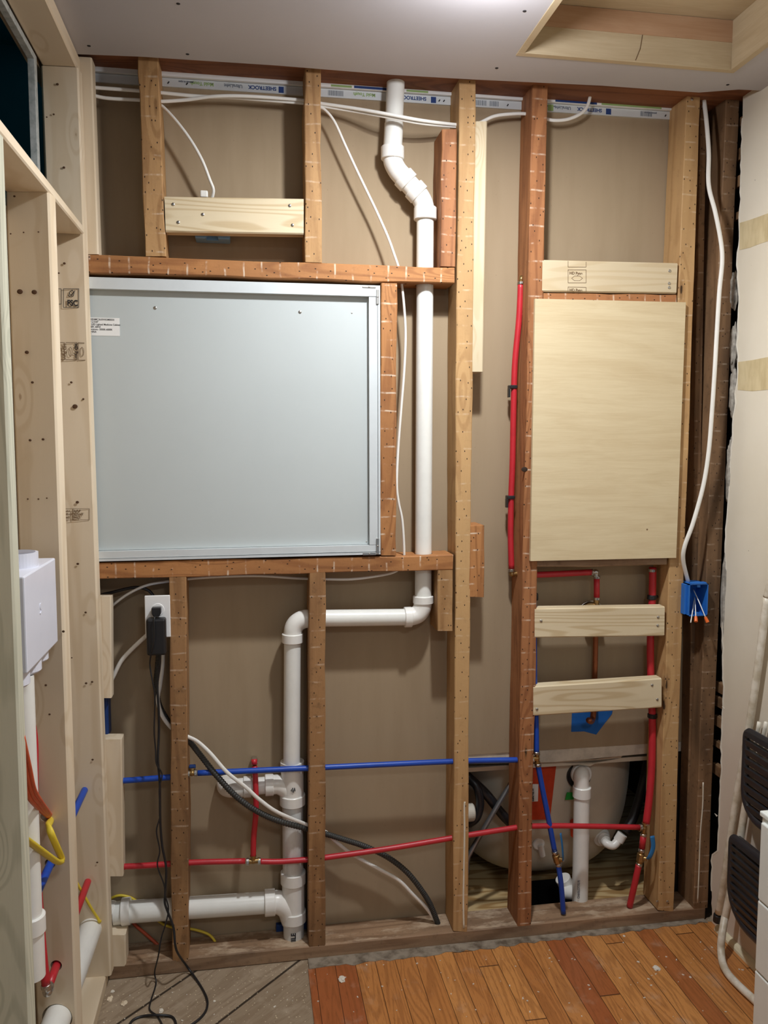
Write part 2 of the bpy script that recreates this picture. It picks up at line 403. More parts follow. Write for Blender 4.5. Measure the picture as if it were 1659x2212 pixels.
def smooth_by_angle(o, ang=35):
    me = o.data
    for p in me.polygons: p.use_smooth = True
    me.set_sharp_from_angle(angle=math.radians(ang))
    return o
def cutholes(o, cutters):
    """boolean-cut cylinders (a, b, r) in world coordinates out of o's mesh"""
    bm = NB()
    for a, b, r in cutters: cyl(bm, a, b, r, 24)
    bm.transform(WM[o.name].inverted())
    bmesh.ops.recalc_face_normals(bm, faces=bm.faces)
    me = bpy.data.meshes.new('cut'); bm.to_mesh(me); bm.free()
    c = bpy.data.objects.new('cut', me); COL.objects.link(c); c.matrix_world = WM[o.name]
    md = o.modifiers.new('b', 'BOOLEAN'); md.object = c; md.operation = 'DIFFERENCE'; md.solver = 'EXACT'
    bpy.context.view_layer.update()
    dg = bpy.context.evaluated_depsgraph_get()
    new = bpy.data.meshes.new_from_object(o.evaluated_get(dg))
    o.modifiers.remove(md)
    if len(new.polygons) > 6: o.data = new
    bpy.data.objects.remove(c); bpy.data.meshes.remove(me)

def board3(name, A0, A1, B0, B1, depth, mat, parent=None, jit=0.0, ch=0.0025, seg=1, ddir=(0, 1, 0), seed=0, wav=0.0):
    """board whose front face is the quad A0-B0 (start end) to A1-B1 (far end); length runs A0->A1; depth goes along ddir"""
    A0, A1, B0, B1 = map(Vector, (A0, A1, B0, B1)); D = Vector(ddir)*depth
    bm = NB(); rings = []
    rnd = random.Random(seed+len(name))
    for i in range(seg+1):
        t = i/seg; a = A0.lerp(A1, t); b = B0.lerp(B1, t); x = (b-a).normalized(); d = D.normalized()
        s1 = wav*mnoise.noise(Vector((t*6, seed*3.1, 0))); s2 = wav*mnoise.noise(Vector((t*6, seed*3.1+9, 0)))
        a = a + x*s1; b = b + x*s2
        c = [a+x*ch, b-x*ch, b+d*ch, b+D-d*ch, b+D-x*ch, a+D+x*ch, a+D-d*ch, a+d*ch]
        if jit: c = [p + Vector((rnd.uniform(-jit, jit), rnd.uniform(-jit, jit)*0.5, 0)) for p in c]
        rings.append([bm.verts.new(p) for p in c])
    for r, s in zip(rings, rings[1:]):
        for k in range(8): bm.faces.new((r[k], r[(k+1) % 8], s[(k+1) % 8], s[k]))
    bm.faces.new(rings[0][::-1]); bm.faces.new(rings[-1])
    Z = ((A1+B1)/2-(A0+B0)/2).normalized(); Yv = Vector(ddir).normalized(); Yv = (Yv-Z*Yv.dot(Z)).normalized(); X = Yv.cross(Z)
    o = (A0+B0)/2
    M = Matrix(((X.x, Yv.x, Z.x, o.x), (X.y, Yv.y, Z.y, o.y), (X.z, Yv.z, Z.z, o.z), (0, 0, 0, 1)))
    return obj(name, bm, mat, parent, M)
def board(name, q, mat, label=None, y=0.0, depth=0.098, d='v', cat=None, group=None, old=True, seed=0, holes=(), parent=None, screws=()):
    """q = TL, TR, BR, BL of the front face as sighted on the plane at depth y"""
    TL, TR, BR, BL = [Py(*p, y) if len(p) == 2 else Vector(p) for p in q]
    seg = max(2, int((TL-BL).length/0.05)) if d == 'v' else max(2, int((TR-TL).length/0.05))
    j = 0.0006 if old else 0.0
    w = 0.004 if old else 0.0
    if d == 'v': o = board3(name, BL, TL, BR, TR, depth, mat, parent, j, 0.0022 if old else 0.0035, seg, seed=seed, wav=w)
    else: o = board3(name, TL, TR, BL, BR, depth, mat, parent, j, 0.0022 if old else 0.0035, seg, seed=seed, wav=w)
    if label: tag(o, label, cat, group)
    if holes: cutholes(o, holes)
    for (sx, sy) in screws: screw(o, Py(sx, sy, y-0.001), (0, -1, 0))
    return o
def screw(parent, p, n, r=0.0042, mat=None, name='screw'):
    n = Vector(n); bm = NB(); p = Vector(p)
    cyl(bm, p-n*0.002, p+n*0.0008, r, 14, 0.0006)
    o = obj(name, bm, mat or M_STEEL, parent, Matrix.Translation(p), True)
    return o
_font = None
def text(parent, body, size, loc, mat, rot=(PI/2, 0, 0), name='lettering', align='LEFT', ext=0.0002, sx=1.0, bold=0.0):
    cu = bpy.data.curves.new(name, 'FONT'); cu.body = body; cu.size = size; cu.extrude = ext; cu.align_x = align; cu.offset = bold
    t = bpy.data.objects.new('t', cu); COL.objects.link(t); bpy.context.view_layer.update()
    me = bpy.data.meshes.new_from_object(t.evaluated_get(bpy.context.evaluated_depsgraph_get()))
    bpy.data.objects.remove(t); bpy.data.curves.remove(cu)
    from mathutils import Euler
    M = Matrix.Translation(Vector(loc)) @ Euler(rot).to_matrix().to_4x4()
    if sx != 1.0: me.transform(Matrix.Diagonal((sx, 1, 1, 1)))
    me.materials.clear(); me.materials.append(mat)
    return link(name, me, parent, M)
def strokes(parent, polys, w, mat, name='stamp', th=0.0003, n=(0, -1, 0), closed=False):
    """thin printed lines: polys are lists of world points lying on a face with normal n"""
    if len(polys) > 1 and name == 'stamp':
        for pl in polys: strokes(parent, [pl], w, mat, name, th, n, closed)
        return
    bm = NB(); n = Vector(n)
    for pl in polys:
        pl = [Vector(p) for p in pl]
        if closed: pl = pl + [pl[0]]
        for a, b in zip(pl, pl[1:]):
            if (b-a).length < 1e-6: continue
            t = (b-a).normalized(); s = t.cross(n).normalized()*w/2
            prism(bm, [a-s-t*w*0.3, a+s-t*w*0.3, b+s+t*w*0.3, b-s+t*w*0.3], n*th)
    return obj(name, bm, mat, parent)

I4 = Matrix.Identity(4)
# ------------------------------------------------------------------ setting
def struct(name, bm, mat, parent=None, M=I4):
    o = obj(name, bm, mat, parent, M)
    if parent is None: o['kind'] = 'structure'
    return o
b = NB(); bx(b, (-0.62, -3.4, -0.03), (1.5, 0.1, 0.0)); struct('floor', b, M_SUB)
b = NB(); prism(b, [(0.152, -0.045, -0.0005), (0.40, -0.040, -0.0005), (0.62, -0.030, -0.0005), (0.90, -0.026, -0.0005), (1.20, -0.020, -0.0005), (1.40, -0.018, -0.0005), (1.40, -3.4, -0.0005), (0.147, -3.4, -0.0005)], (0, 0, 0.0045)); struct('floor', b, M_OAK)
# bathroom floor beyond the wall, with the trap cut-out
b = NB()
for lo, hi in (((0.30, 0.1, -0.02), (0.865, 1.0, 0.0)), ((1.068, 0.1, -0.02), (1.6, 1.0, 0.0)), ((0.865, 0.34, -0.02), (1.068, 1.0, 0.0))): bx(b, lo, hi)
struct('floor', b, M_OSB)
b = NB(); bx(b, (0.85, 0.09, -0.32), (1.10, 0.36, -0.30)); bx(b, (0.855, 0.09, -0.30), (0.865, 0.35, -0.021)); bx(b, (1.068, 0.09, -0.30), (1.078, 0.35, -0.021)); bx(b, (0.865, 0.34, -0.30), (1.068, 0.35, -0.021)); bx(b, (0.865, 0.085, -0.30), (1.068, 0.0995, -0.031)); struct('floor', b, M_DARKIN)  # near-black liner added: shade of the hole in its colour, shuts out world light

b = NB()
bx(b, (-0.515, 0.1, 0.0), (0.62, 0.1127, 2.457)); bx(b, (0.62, 0.1, 0.536), (1.45, 0.1127, 2.457))
struct('wall_back', b, M_KRAFT)
b = NB()
bx(b, (0.25, 1.0, -0.1), (1.65, 1.02, 1.3)); bx(b, (0.28, 0.1127, -0.1), (0.30, 1.0, 1.3)); bx(b, (1.6, 0.1127, -0.1), (1.62, 1.0, 1.3)); bx(b, (0.28, 0.1127, 1.28), (1.62, 1.02, 1.3))
struct('wall_bathroom_lightblock', b, plain('dark_lightblock', (70, 60, 50), 0.9))  # dark enclosure added so the space around the tub stays unlit
# ceiling with the hatch opening
HX0, HX1, HY1, HY0 = 0.672, 1.262, -0.197, -0.86
b = NB(); cz = 2.44; th = (0, 0, 0.0155)
prism(b, [(-0.41, -0.019, cz), (-0.25, -0.032, cz), (0.09, -0.040, cz), (0.38, -0.036, cz), (0.61, -0.045, cz), (0.96, -0.066, cz), (1.24, -0.069, cz), (1.335, -0.105, cz), (1.41, -0.11, cz), (1.41, HY1, cz), (-0.41, HY1, cz)][::-1], th)
bx(b, (-0.41, HY0, cz), (HX0, HY1, cz+th[2])); bx(b, (HX1, HY0, cz), (1.45, HY1, cz+th[2])); bx(b, (-0.41, -3.4, cz), (1.45, HY0, cz+th[2]))
ceil = struct('ceiling', b, M_CEIL)
for q in [(192, 99), (385, 8), (405, 117), (1133, 24), (1073, 147), (1572, 183)]:
    p = Pz(*q, 2.44); screw(ceil, p, (0, 0, -1), 0.0045, M_INK)
# left wall backing (far side drywall, unseen, added to block light) and the high opening
b = NB(); bx(b, (-0.515, -3.4, 0.0), (-0.4915, 0.1, 1.975)); bx(b, (-0.515, -3.4, 2.40), (-0.4915, 0.1, 2.457))
struct('wall_left', b, M_KRAFT)
b = NB(); bx(b, (-0.95, -1.9, 1.5), (-0.93, 0.3, 2.6)); bx(b, (-0.93, 0.28, 1.5), (-0.5, 0.3, 2.6)); bx(b, (-0.93, -1.9, 2.58), (-0.5, 0.3, 2.6)); bx(b, (-0.93, -1.9, 1.48), (-0.515, 0.3, 1.5)); bx(b, (-0.93, -1.9, 1.5), (-0.515, -1.88, 2.6))
struct('wall_shower', b, M_TEAL)
ya, za = Px(66, 130, -0.4915)[1], Px(66, 130, -0.4915)[2]
fy1 = Px(72, 200, -0.4915).y
b = NB()
for lo, hi in (((-0.5, fy1-0.012, 1.98), (-0.484, fy1+0.012, 2.40)), ((-0.5, -1.5, 2.385), (-0.484, fy1-0.012, 2.40))): bx(b, lo, hi, 0.001)
struct('window_1', b, M_GREYTRIM)

# right wall with ragged torn edge
RX = 1.40
edge = [(1606, 190), (1604, 240), (1603, 300), (1600, 370), (1600, 430), (1597, 452), (1597, 500), (1599, 515), (1593, 545), (1593, 600), (1596, 640), (1594, 700), (1592, 745), (1596, 770), (1592, 830), (1588, 850), (1590, 872), (1584, 900), (1582, 950), (1576, 1000), (1574, 1060), (1571, 1110), (1567, 1160), (1567, 1230), (1562, 1290), (1560, 1340), (1562, 1400), (1560, 1450), (1564, 1500), (1561, 1540), (1559, 1600), (1558, 1660), (1554, 1740), (1552, 1800), (1550, 1838), (1540, 1846), (1537, 1860), (1538, 1990)]
rr = random.Random(3); E2 = []
for (a, c) in zip(edge, edge[1:]):
    n = max(1, int((c[1]-a[1])/13))
    for k in range(n):
        t = k/n; px = a[0]+(c[0]-a[0])*t + rr.uniform(-1.3, 1.3); py = a[1]+(c[1]-a[1])*t
        E2.append(Px(px, py, RX))
E2.append(Px(1538, 1990, RX)); E2 = [Vector((RX, min(p.y, -0.006), p.z)) for p in E2]
E2 = [p for p in E2 if 0.0 < p.z < 2.459]; E2[0].z = 2.46; E2[-1].z = 0.0
b = NB(); T_ = (0.0127, 0, 0)
for p, q in zip(E2, E2[1:]): prism(b, [Vector((RX, -0.2, p.z)), p, q, Vector((RX, -0.2, q.z))], T_)
bx(b, (RX, -3.4, 0.0), (RX+T_[0], -0.2, 2.46)); bmesh.ops.remove_doubles(b, verts=b.verts[:], dist=1e-5)
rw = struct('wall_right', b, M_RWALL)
b = NB()   # torn paper fringe along the broken edge
Wd = [max(0.0004, 0.0022+0.0045*mnoise.noise(Vector((p.z*31, 2.0, 0)))+0.002*mnoise.noise(Vector((p.z*110, 5.0, 0)))) for p in E2]
for i in range(2, len(E2)-6):
    p, q = E2[i], E2[i+1]
    prism(b, [p+Vector((-0.0006, -0.004, 0)), p+Vector((-0.0012, Wd[i], 0)), q+Vector((-0.0012, Wd[i+1], 0)), q+Vector((-0.0006, -0.004, 0))], (0.0005, 0, 0))
for (px, py) in [(1566, 1530), (1550, 1762)]:
    p = Px(px, py, RX); prism(b, [p, p+Vector((-0.003, 0.012, 0.002)), p+Vector((-0.001, 0.004, -0.005))], (0.001, 0, 0))
obj('torn_paper', b, M_PAPERT, rw)
for y0, y1, z0, z1, sd in ((0, 0, 0, 0, 1), (0, 0, 0, 0, 2)):
    L = [[(1597, 482), (1620, 475), (1640, 468), (1675, 455), (1720, 440), (1720, 500), (1675, 516), (1640, 527), (1620, 535), (1598, 540)],
         [(1595, 782), (1625, 778), (1655, 772), (1720, 768), (1720, 842), (1655, 842), (1625, 845), (1594, 842)]][sd-1]
    L = [Vector((RX-0.0008, -1.35 if q[0] == 1720 else Px(*q, RX).y, Px(*q, RX).z)) for q in L]
    b = NB(); prism(b, L, (0.0007, 0, 0)); obj('joint_tape', b, M_TAPE, rw)
b = NB(); bx(b, (1.455, -0.25, -0.02), (1.475, 0.115, 2.52)); bx(b, (1.3, 0.1135, 0.0), (1.475, 0.13, 2.52)); bx(b, (1.405, -0.25, 2.509), (1.475, 0.115, 2.52)); bx(b, (1.446, -0.25, 2.44), (1.455, 0.115, 2.52)); bx(b, (1.413, -0.25, 0.0), (1.475, -0.23, 2.46)); struct('wall_gap_backing', b, plain('dark_gap_shade', (44, 32, 24), 0.9))  # dark backing added behind the torn edge: gap shade in its colour, stops leaks
b = NB()   # quarter-round shoe moulding
pr = [(0, 0), (-0.016, 0), (-0.015, 0.007), (-0.009, 0.014), (0, 0.017)]
prism(b, [Vector((RX-0.0002+x, -0.06, 0.004+z)) for x, z in pr], (0, -3.2, 0)); struct('baseboard_right', b, M_QR)

# ------------------------------------------------------------------ ceiling hatch frame and lamps
h = empty('attic_hatch', ((HX0+HX1)/2, (HY0+HY1)/2, 2.44), 'plywood-lined recessed attic hatch in the grey ceiling at the right', 'hatch')
tk = 0.018; zt = 2.56
b = NB(); bx(b, (HX0, HY1-tk, 2.438), (HX1, HY1, zt), 0.001); obj('hatch_side', b, MPH, h, Matrix.Translation((HX0, HY1, 2.44)))
b = NB(); bx(b, (HX0, HY0+tk, 2.438), (HX0+tk, HY1-tk, zt), 0.001); obj('hatch_side', b, MPH, h, Matrix.Translation((HX0, HY1, 2.44)) @ Matrix.Rotation(PI/2, 4, 'Z'))
b = NB(); bx(b, (HX1-tk, HY0+tk, 2.438), (HX1, HY1-tk, zt), 0.001); obj('hatch_side', b, MPH, h, Matrix.Translation((HX1, HY1, 2.44)) @ Matrix.Rotation(PI/2, 4, 'Z'))
b = NB(); bx(b, (HX0, HY0, 2.438), (HX1, HY0+tk, zt), 0.001); obj('hatch_side', b, MPH, h, Matrix.Translation((HX0, HY0, 2.44)))
b = NB(); bx(b, (HX0-0.03, HY0-0.03, zt), (HX1+0.03, HY1+0.03, zt+0.012)); lid = obj('hatch_lid', b, MPH, h, Matrix.Translation((HX0, HY1, zt)) @ Matrix.Rotation(PI/2, 4, 'X'))
b = NB(); bx(b, (HX0+tk, HY1-tk-0.0015, 2.505), (HX1-tk, HY1-tk, zt-0.001)); obj('veneer_band', b, MPB, h, Matrix.Translation((HX0, HY1, 2.44)))
strokes(h, [[Py(1396, 38, HY1-tk-0.0005), Py(1388, 75, HY1-tk-0.0005), Py(1383, 105, HY1-tk-0.0005), Py(1373, 130, HY1-tk-0.0005)]], 0.0018, M_STAMP, 'saw_mark')
for i, (lx, ly, lab) in enumerate([(LAMP.x, LAMP.y, 'round flush ceiling lamp nearest the open stud wall'), (0.45, -2.75, 'round added fill lamp on the ceiling behind the camera')]):  # second fixture is added only to carry the fill light
    f = empty('ceiling_lamp', (lx, ly, 2.44), lab, 'lamp')
    b = NB(); cyl(b, (lx, ly, 2.4399), (lx, ly, 2.425), 0.062 if i == 0 else 0.16, 40, 0.003); obj('lamp_base', b, M_WHITEP, f, smooth=False)
    b = NB(); cyl(b, (lx, ly, 2.4249), (lx, ly, 2.418), 0.05 if i == 0 else 0.14, 40, 0.002); obj('lamp_diffuser', b, M_GLOW, f)

# ------------------------------------------------------------------ top and bottom plates
tp = board3('top_plate', (-0.489, -0.115, 2.4575), (1.44, -0.115, 2.4575), (-0.489, 0.1, 2.4575), (1.44, 0.1, 2.4575), 0.05, MW['beam'], ddir=(0, 0, 1))
tag(tp, 'reddish brown top plate beam running under the ceiling above the studs', 'beam')
b = None
def plate_seg(x0, x1, name, y1=0.1, parent=None):
    return board3(name, (x0, 0.0, 0.041), (x1, 0.0, 0.041), (x0, 0.0, 0.0), (x1, 0.0, 0.0), y1, MW['plate'], parent, 0.0009, 0.003, max(2, int((x1-x0)/0.05)), seed=4)
bp = plate_seg(-0.393, 1.388, 'bottom_plate')
tag(bp, 'dusty brown bottom plate lying along the foot of the open stud wall', 'beam')
cutholes(bp, [((0.112, 0.068, -0.05), (0.112, 0.068, 0.09), 0.040), (Vector((0.112, 0.105, -0.05)), Vector((0.112, 0.105, 0.09)), 0.040)])

# ------------------------------------------------------------------ studs and rails of the back wall
def hx(px, py, y, r, L=0.09):   # a hole bored sideways
    p = Py(px, py, y); return (p+Vector((-L, 0, 0)), p+Vector((L, 0, 0)), r)
ST = 'stud'
G = 'old studs of the open wall'
board('wall_stud', [(297, 112), (341, 114), (358, 553.5), (314, 553.5)], MW['gold'], 'short leaning old stud above the cabinet, leftmost under the top plate', cat=ST, seed=1, screws=())
board('wall_stud', [(658, 140), (693, 142), (695, 567.5), (660, 566)], MW['gold'], 'short old stud above the grey cabinet, at the right end of the pale blocking', cat=ST, seed=2)
board('wall_stud', [(990.6, 160), (1027, 162), (1010, 2013), (979, 2011)], MW['pale_old'], 'full-height golden old stud right beside the long white drain pipe', cat=ST, seed=3)
board('wall_stud', [(1150, 174), (1183, 175), (1146.6, 1999), (1117, 2001)], MW['red'], 'full-height reddish old stud at the left of the plywood panel', cat=ST, seed=4)
board('wall_stud', [(1483, 190), (1512, 191), (1454, 1969), (1420, 1966)], MW['pale_old'], 'full-height golden old stud at the right of the plywood panel', cat=ST, seed=5, screws=((1416+4, 1948), (1442, 1948), (1495, 214)))
board('wall_stud', [(1568, 197), (1598, 198), (1529, 1961), (1498, 1963)], MW['dark'], 'dark dirty corner stud beside the torn cream wall', cat=ST, seed=6)
board('wall_stud', [(823, 611), (858, 612), (856, 1200), (822, 1200)], MW['rail'], 'reddish stud right of the grey cabinet between the two rails', cat=ST, seed=7)
board('wall_stud', [(364, 1247), (402, 1246), (407.5, 2076), (371, 2077)], MW['brown'], 'lower brown stud beside the white outlet and black cords', cat=ST, seed=8)
board('wall_stud', [(667.6, 1238), (703, 1236), (702.7, 2047), (666.6, 2049)], MW['brown'], 'lower brown stud beside the white drain stack', cat=ST, seed=9)
board('wall_stud', [(955, 279), (987, 279), (984, 576), (952, 575)], MW['red'], 'short red old stud doubled against the long stud above the upper rail', cat=ST, seed=10)
board('wall_stud', [(946, 1232), (978, 1231), (978, 1363), (945, 1363)], MW['gold'], 'short old stud stub hanging under the lower rail beside the drain elbow', cat=ST, seed=11)
board('wall_stud', [(1014, 1137), (1047, 1135), (1046, 1290), (1013, 1289)], MW['rail'], 'short red block fixed to the right side of the long golden stud', cat='block', seed=12)
r1 = board('wall_rail', [(150, 549), (982, 578), (982, 613), (150, 587)], MW['rail'], 'reddish old upper rail running above the grey cabinet', d='h', cat='rail', seed=13)
r2 = board('wall_rail', [(170, 1217), (979, 1198), (978, 1231), (170, 1252)], MW['rail'], 'reddish old lower rail running under the grey cabinet', d='h', cat='rail', seed=14)
for r_, (zx, zz) in ((r1, (0.497, 1.93)), (r2, (0.498, 1.14))):
    cutholes(r_, [(Vector((zx, 0.05, zz-0.15)), Vector((zx, 0.05, zz+0.15)), 0.0262), (Vector((0.437, 0.03, zz-0.15)), Vector((0.437, 0.03, zz+0.15)), 0.006)])
board('wall_rail', [(1173, 633), (1461, 637), (1461, 672), (1171, 668)], MW['red'], 'red old rail peeking out between the stamped board and plywood panel', d='h', y=0.004, depth=0.09, cat='rail', seed=15)
board('wall_rail', [(1150, 1190), (1441, 1186), (1440, 1220), (1150, 1226)], MW['plate'], 'dusty dark rail under the bottom edge of the plywood panel', d='h', y=0.004, depth=0.09, cat='rail', seed=16)
board('nailer_strip', [(1515, 208), (1528, 209), (1498, 1963), (1481, 1963)], MW['dark'], 'dark nailing strip set back beside the corner stud', y=0.05, depth=0.048, cat='stud', seed=17)

s3 = bpy.data.objects['wall_stud.002']; s6 = bpy.data.objects['wall_stud.005']
for par_, pts_, w_ in ((s3, [(1004, 1732), (1003, 1745), (1003.5, 1800), (1002, 1880), (1001, 1950), (1002, 2005)], 0.0028), (s6, [(1519, 1690), (1518, 1740), (1513, 1800), (1510, 1880), (1507, 1950)], 0.0022)):
    bm = NB(); tube(bm, spline([Py(*p, -0.0002) for p in pts_], 6), w_, 8, flat=0.35, flatdir=(0, 1, 0)); obj('caulk_drip', bm, plain('white_caulk', (226, 218, 200), 0.6), par_, smooth=True)
s4 = bpy.data.objects['wall_stud.003']; bm = NB(); c_ = Py(1133, 1014, -0.0002); ellipsoid(bm, c_, (0.0095, 0.0012, 0.007)); obj('knot', bm, plain('dark_knot', (50, 34, 24), 0.8), s4, smooth=True)
# ------------------------------------------------------------------ new pine on the back wall
board('wall_stud', [(160, 122), (198, 124), (213, 549), (168, 549)], MW['new'], depth=0.05, label= 'pale new pine stud in the left corner above the cabinet', cat=ST, old=False, seed=20)
board('wall_stud', [(203, 1289), (240, 1289), (241, 1508), (203, 1508)], MW['new'], depth=0.04, label= 'short new pine block left of the outlet, upper one in the corner', cat='block', old=False, seed=21)
board('wall_stud', [(200, 1598), (263, 1597), (266, 1893), (205, 1893)], MW['new'], depth=0.045, label= 'long new pine block in the lower left corner where the blue pipe starts', cat='block', old=False, seed=22)
board('wall_stud', [(214, 2020), (271, 2020), (272, 2087), (216, 2089)], MW['new'], 'small new pine block on the bottom plate in the left corner', cat='block', depth=0.06, old=False, seed=23)
board('blocking_board', [(355, 424), (656, 429), (656, 506), (358, 501)], MW['newgrain'], 'new pine blocking with bold grain between the two short upper studs', d='h', depth=0.038, cat='block', old=False, seed=24, screws=((374, 441), (385, 480), (438, 463), (626, 444), (632, 486)))
nb = board('blocking_board', [(1172, 561), (1464, 568), (1461, 634), (1171, 630)], MW['newdim'], 'new pine board stamped with lumber marks above the plywood panel', d='h', depth=0.038, y=-0.001, cat='block', old=False, seed=25, screws=((1447, 585), (1446, 612), (1446, 621)))
board('blocking_board', [(1155, 1314), (1436, 1310), (1435, 1374), (1155, 1378)], MW['newgrain'], 'new pine board across the valve bay, upper of the two', d='h', depth=0.038, y=-0.001, cat='block', old=False, seed=26, screws=((1169, 1341), (1422, 1333), (1421, 1351)))
board('blocking_board', [(1152, 1483), (1429, 1465), (1429, 1529), (1152, 1547)], MW['newgrain'], 'new pine board tilting across the valve bay, lower of the two', d='h', depth=0.038, y=-0.001, cat='block', old=False, seed=27, screws=((1160, 1532), (1409, 1480), (1420, 1511)))
board('wall_stud', [(1027, 262), (1053, 262), (1044, 803), (1018, 803)], MW['newdim'], 'slim new pine strip fixed to the right side of the long golden stud', depth=0.089, cat='block', old=False, seed=28)
# stamps on the new board above the plywood
def rect(q0, q1, y, x=None):
    f = (lambda a, c: Py(a, c, y))
    return [f(q0[0], q0[1]), f(q1[0], q0[1]), f(q1[0], q1[1]), f(q0[0], q1[1])]
def box_stamp(parent, x0, y0, x1, y1, yy, w=0.0012, inner=True, t=None, tsize=0.01):
    strokes(parent, [rect((x0, y0), (x1, y1), yy)], w, M_STAMP, closed=True)
    if inner:
        cx, cy = (x0+x1)/2, (y0+y1)/2+(y1-y0)*0.15; rx, ry = (x1-x0)*0.3, (y1-y0)*0.2
        strokes(parent, [[Py(cx+rx*math.cos(a*PI/3), cy+ry*math.sin(a*PI/3), yy) for a in range(6)]], w*0.8, M_STAMP, closed=True)
    if t: text(parent, t, tsize, Py(x0+3, y0+(y1-y0)*0.34, yy), M_STAMP, bold=0.0004)
box_stamp(nb, 1227, 583, 1266, 611, -0.0012, t='HD Pyne', tsize=0.0105)
strokes(nb, [[Py(1227, 564, -0.0012), Py(1227, 577, -0.0012), Py(1266, 577, -0.0012), Py(1266, 566, -0.0012)], [Py(1227, 630, -0.0012), Py(1227, 620, -0.0012), Py(1266, 621, -0.0012), Py(1266, 631, -0.0012)]], 0.0012, M_STAMP)
text(nb, 'HD Pyne', 0.0105, Py(1230, 629, -0.0012), M_STAMP, bold=0.0004)

# plywood panel
q = [Py(*p, -0.014) for p in [(1156, 645), (1482, 653), (1461, 1205), (1146, 1212)]]
pp = board3('plywood_panel', q[3], q[0], q[2], q[1], 0.0118, MP, ch=0.0006)
tag(pp, 'large pale plywood panel covering the right stud bay', 'panel')

# ------------------------------------------------------------------ left framing wall
LXf = -0.395
def lstud(ypx, y0, th, x1, mat, label, z0=0.038, z1=1.966, tilt=0.0, seed=0, holes=(), width=0.089, lean=0.0):
    """stud of the left wall: broad face towards -y at y0, room edge at x1"""
    dv = Vector((math.sin(tilt), math.cos(tilt), 0)); xv = Vector((math.cos(tilt), -math.sin(tilt), 0))
    B = Vector((x1, y0, z0)); T = Vector((x1+lean, y0, z1))
    o = board3('wall_stud', B-xv*width, T-xv*width, B, T, th, mat, None, 0, 0.004, 2, ddir=dv, seed=seed)
    tag(o, label, 'stud')
    if holes: cutholes(o, [(Vector((x, y0-0.15, z)), Vector((x, y0+0.15, z)), r) for (x, z, r) in holes])
    return o
sC = lstud(0, -0.040, 0.0385, -0.381, MW['new'], 'new pine stud with pipe holes beside the grey cabinet, farthest in the left wall', z1=2.40, lean=-0.016, tilt=math.radians(3),
      holes=((-0.435, 0.563, 0.0115), (-0.434, 0.307, 0.0115), (-0.431, 0.172, 0.0335), (-0.405, 0.195, 0.006)), seed=31)
sB = lstud(0, -0.414, 0.040, -0.393, MW['new'], 'new pine stud with pipe holes behind the white plastic box in the left wall', lean=-0.002, tilt=math.radians(8), z1=1.9935, z0=0.0385,
      holes=((-0.440, 0.553, 0.0115), (-0.434, 0.316, 0.0125), (-0.436, 0.192, 0.0335), (-0.447, 0.660, 0.010)), seed=32)
sA = lstud(0, -0.775, 0.040, -0.395, MW['newgrey'], 'greyish weathered pine stud nearest the camera in the left wall', seed=33, z1=1.9885)
o = board3('bottom_plate', (LXf-0.089, -3.3, 0.0383), (LXf-0.089, -0.001, 0.0383), (LXf, -3.3, 0.0383), (LXf, -0.001, 0.0383), 0.038, MW['new'], ch=0.003, ddir=(0, 0, -1), seed=34)
tag(o, 'pale new bottom plate of the left framing wall', 'beam')
o = board3('top_plate', (LXf-0.089, -3.3, 2.4015), (LXf-0.089, -0.001, 2.4015), (LXf-0.005, -3.3, 2.4015), (LXf-0.005, -0.001, 2.4015), 0.038, MW['new'], ch=0.004, ddir=(0, 0, 1), seed=35)
tag(o, 'pale new top plate of the left framing wall under the ceiling', 'beam')
# header over the low studs: room edge first, depth towards the far side
o = board3('opening_sill', (LXf+0.001, -3.2, 2.000), (LXf+0.001, -0.046, 2.018), (LXf+0.001, -3.2, 1.962), (LXf+0.001, -0.046, 1.998), 0.089, MW['new'], ch=0.003, ddir=(-1, 0, 0), seed=36)
tag(o, 'pale horizontal pine sill of the high opening in the left wall', 'rail')
o = board3('wall_stud', (-0.484, -1.16, 0.0385), (-0.484, -1.16, 1.984), (-0.395, -1.16, 0.0385), (-0.395, -1.16, 1.984), 0.038, MW['new'], ddir=(0, 1, 0))
tag(o, 'pale pine stud of the left wall standing outside the left edge of view', 'stud')
# stamps on the farthest left stud (rotated certification marks)
yc = -0.0405
for S_ in (rect((137, 624), (170, 664), yc), rect((119, 624), (132, 657), yc)): strokes(sC, [S_], 0.0013, M_INK, closed=True)
strokes(sC, [[Py(148, 640, yc), Py(151, 630, yc), Py(156, 627, yc), Py(160, 632, yc), Py(158, 640, yc), Py(148, 640, yc)], [Py(150, 634, yc), Py(154, 638, yc), Py(162, 628, yc)]], 0.0015, M_INK)
text(sC, 'FSC', 0.020, Py(145, 660, yc), M_INK, bold=0.0006, sx=0.8)
strokes(sC, [rect((124, 740), (139, 777), yc), rect((142, 740), (166, 777), yc), [Py(184, 778, yc), Py(169, 778, yc), Py(169, 740, yc), Py(182, 741, yc)]], 0.0013, M_STAMP)
for cx in (129, 152, 177): strokes(sC, [[Py(cx+4*math.cos(a*PI/4), 760+10*math.sin(a*PI/4), yc) for a in range(8)]], 0.001, M_STAMP, closed=True)
text(sC, 'HD Pyne', 0.011, Py(161, 742, yc), M_INK, rot=(PI/2, PI/2, 0), bold=0.0003)
text(sC, 'HD Pyne', 0.011, Py(136, 742, yc), M_STAMP, rot=(PI/2, PI/2, 0), bold=0.0003)
strokes(sC, [rect((138, 1099), (157, 1123), yc), rect((158, 1099), (193, 1123), yc)], 0.001, M_STAMP, closed=True)
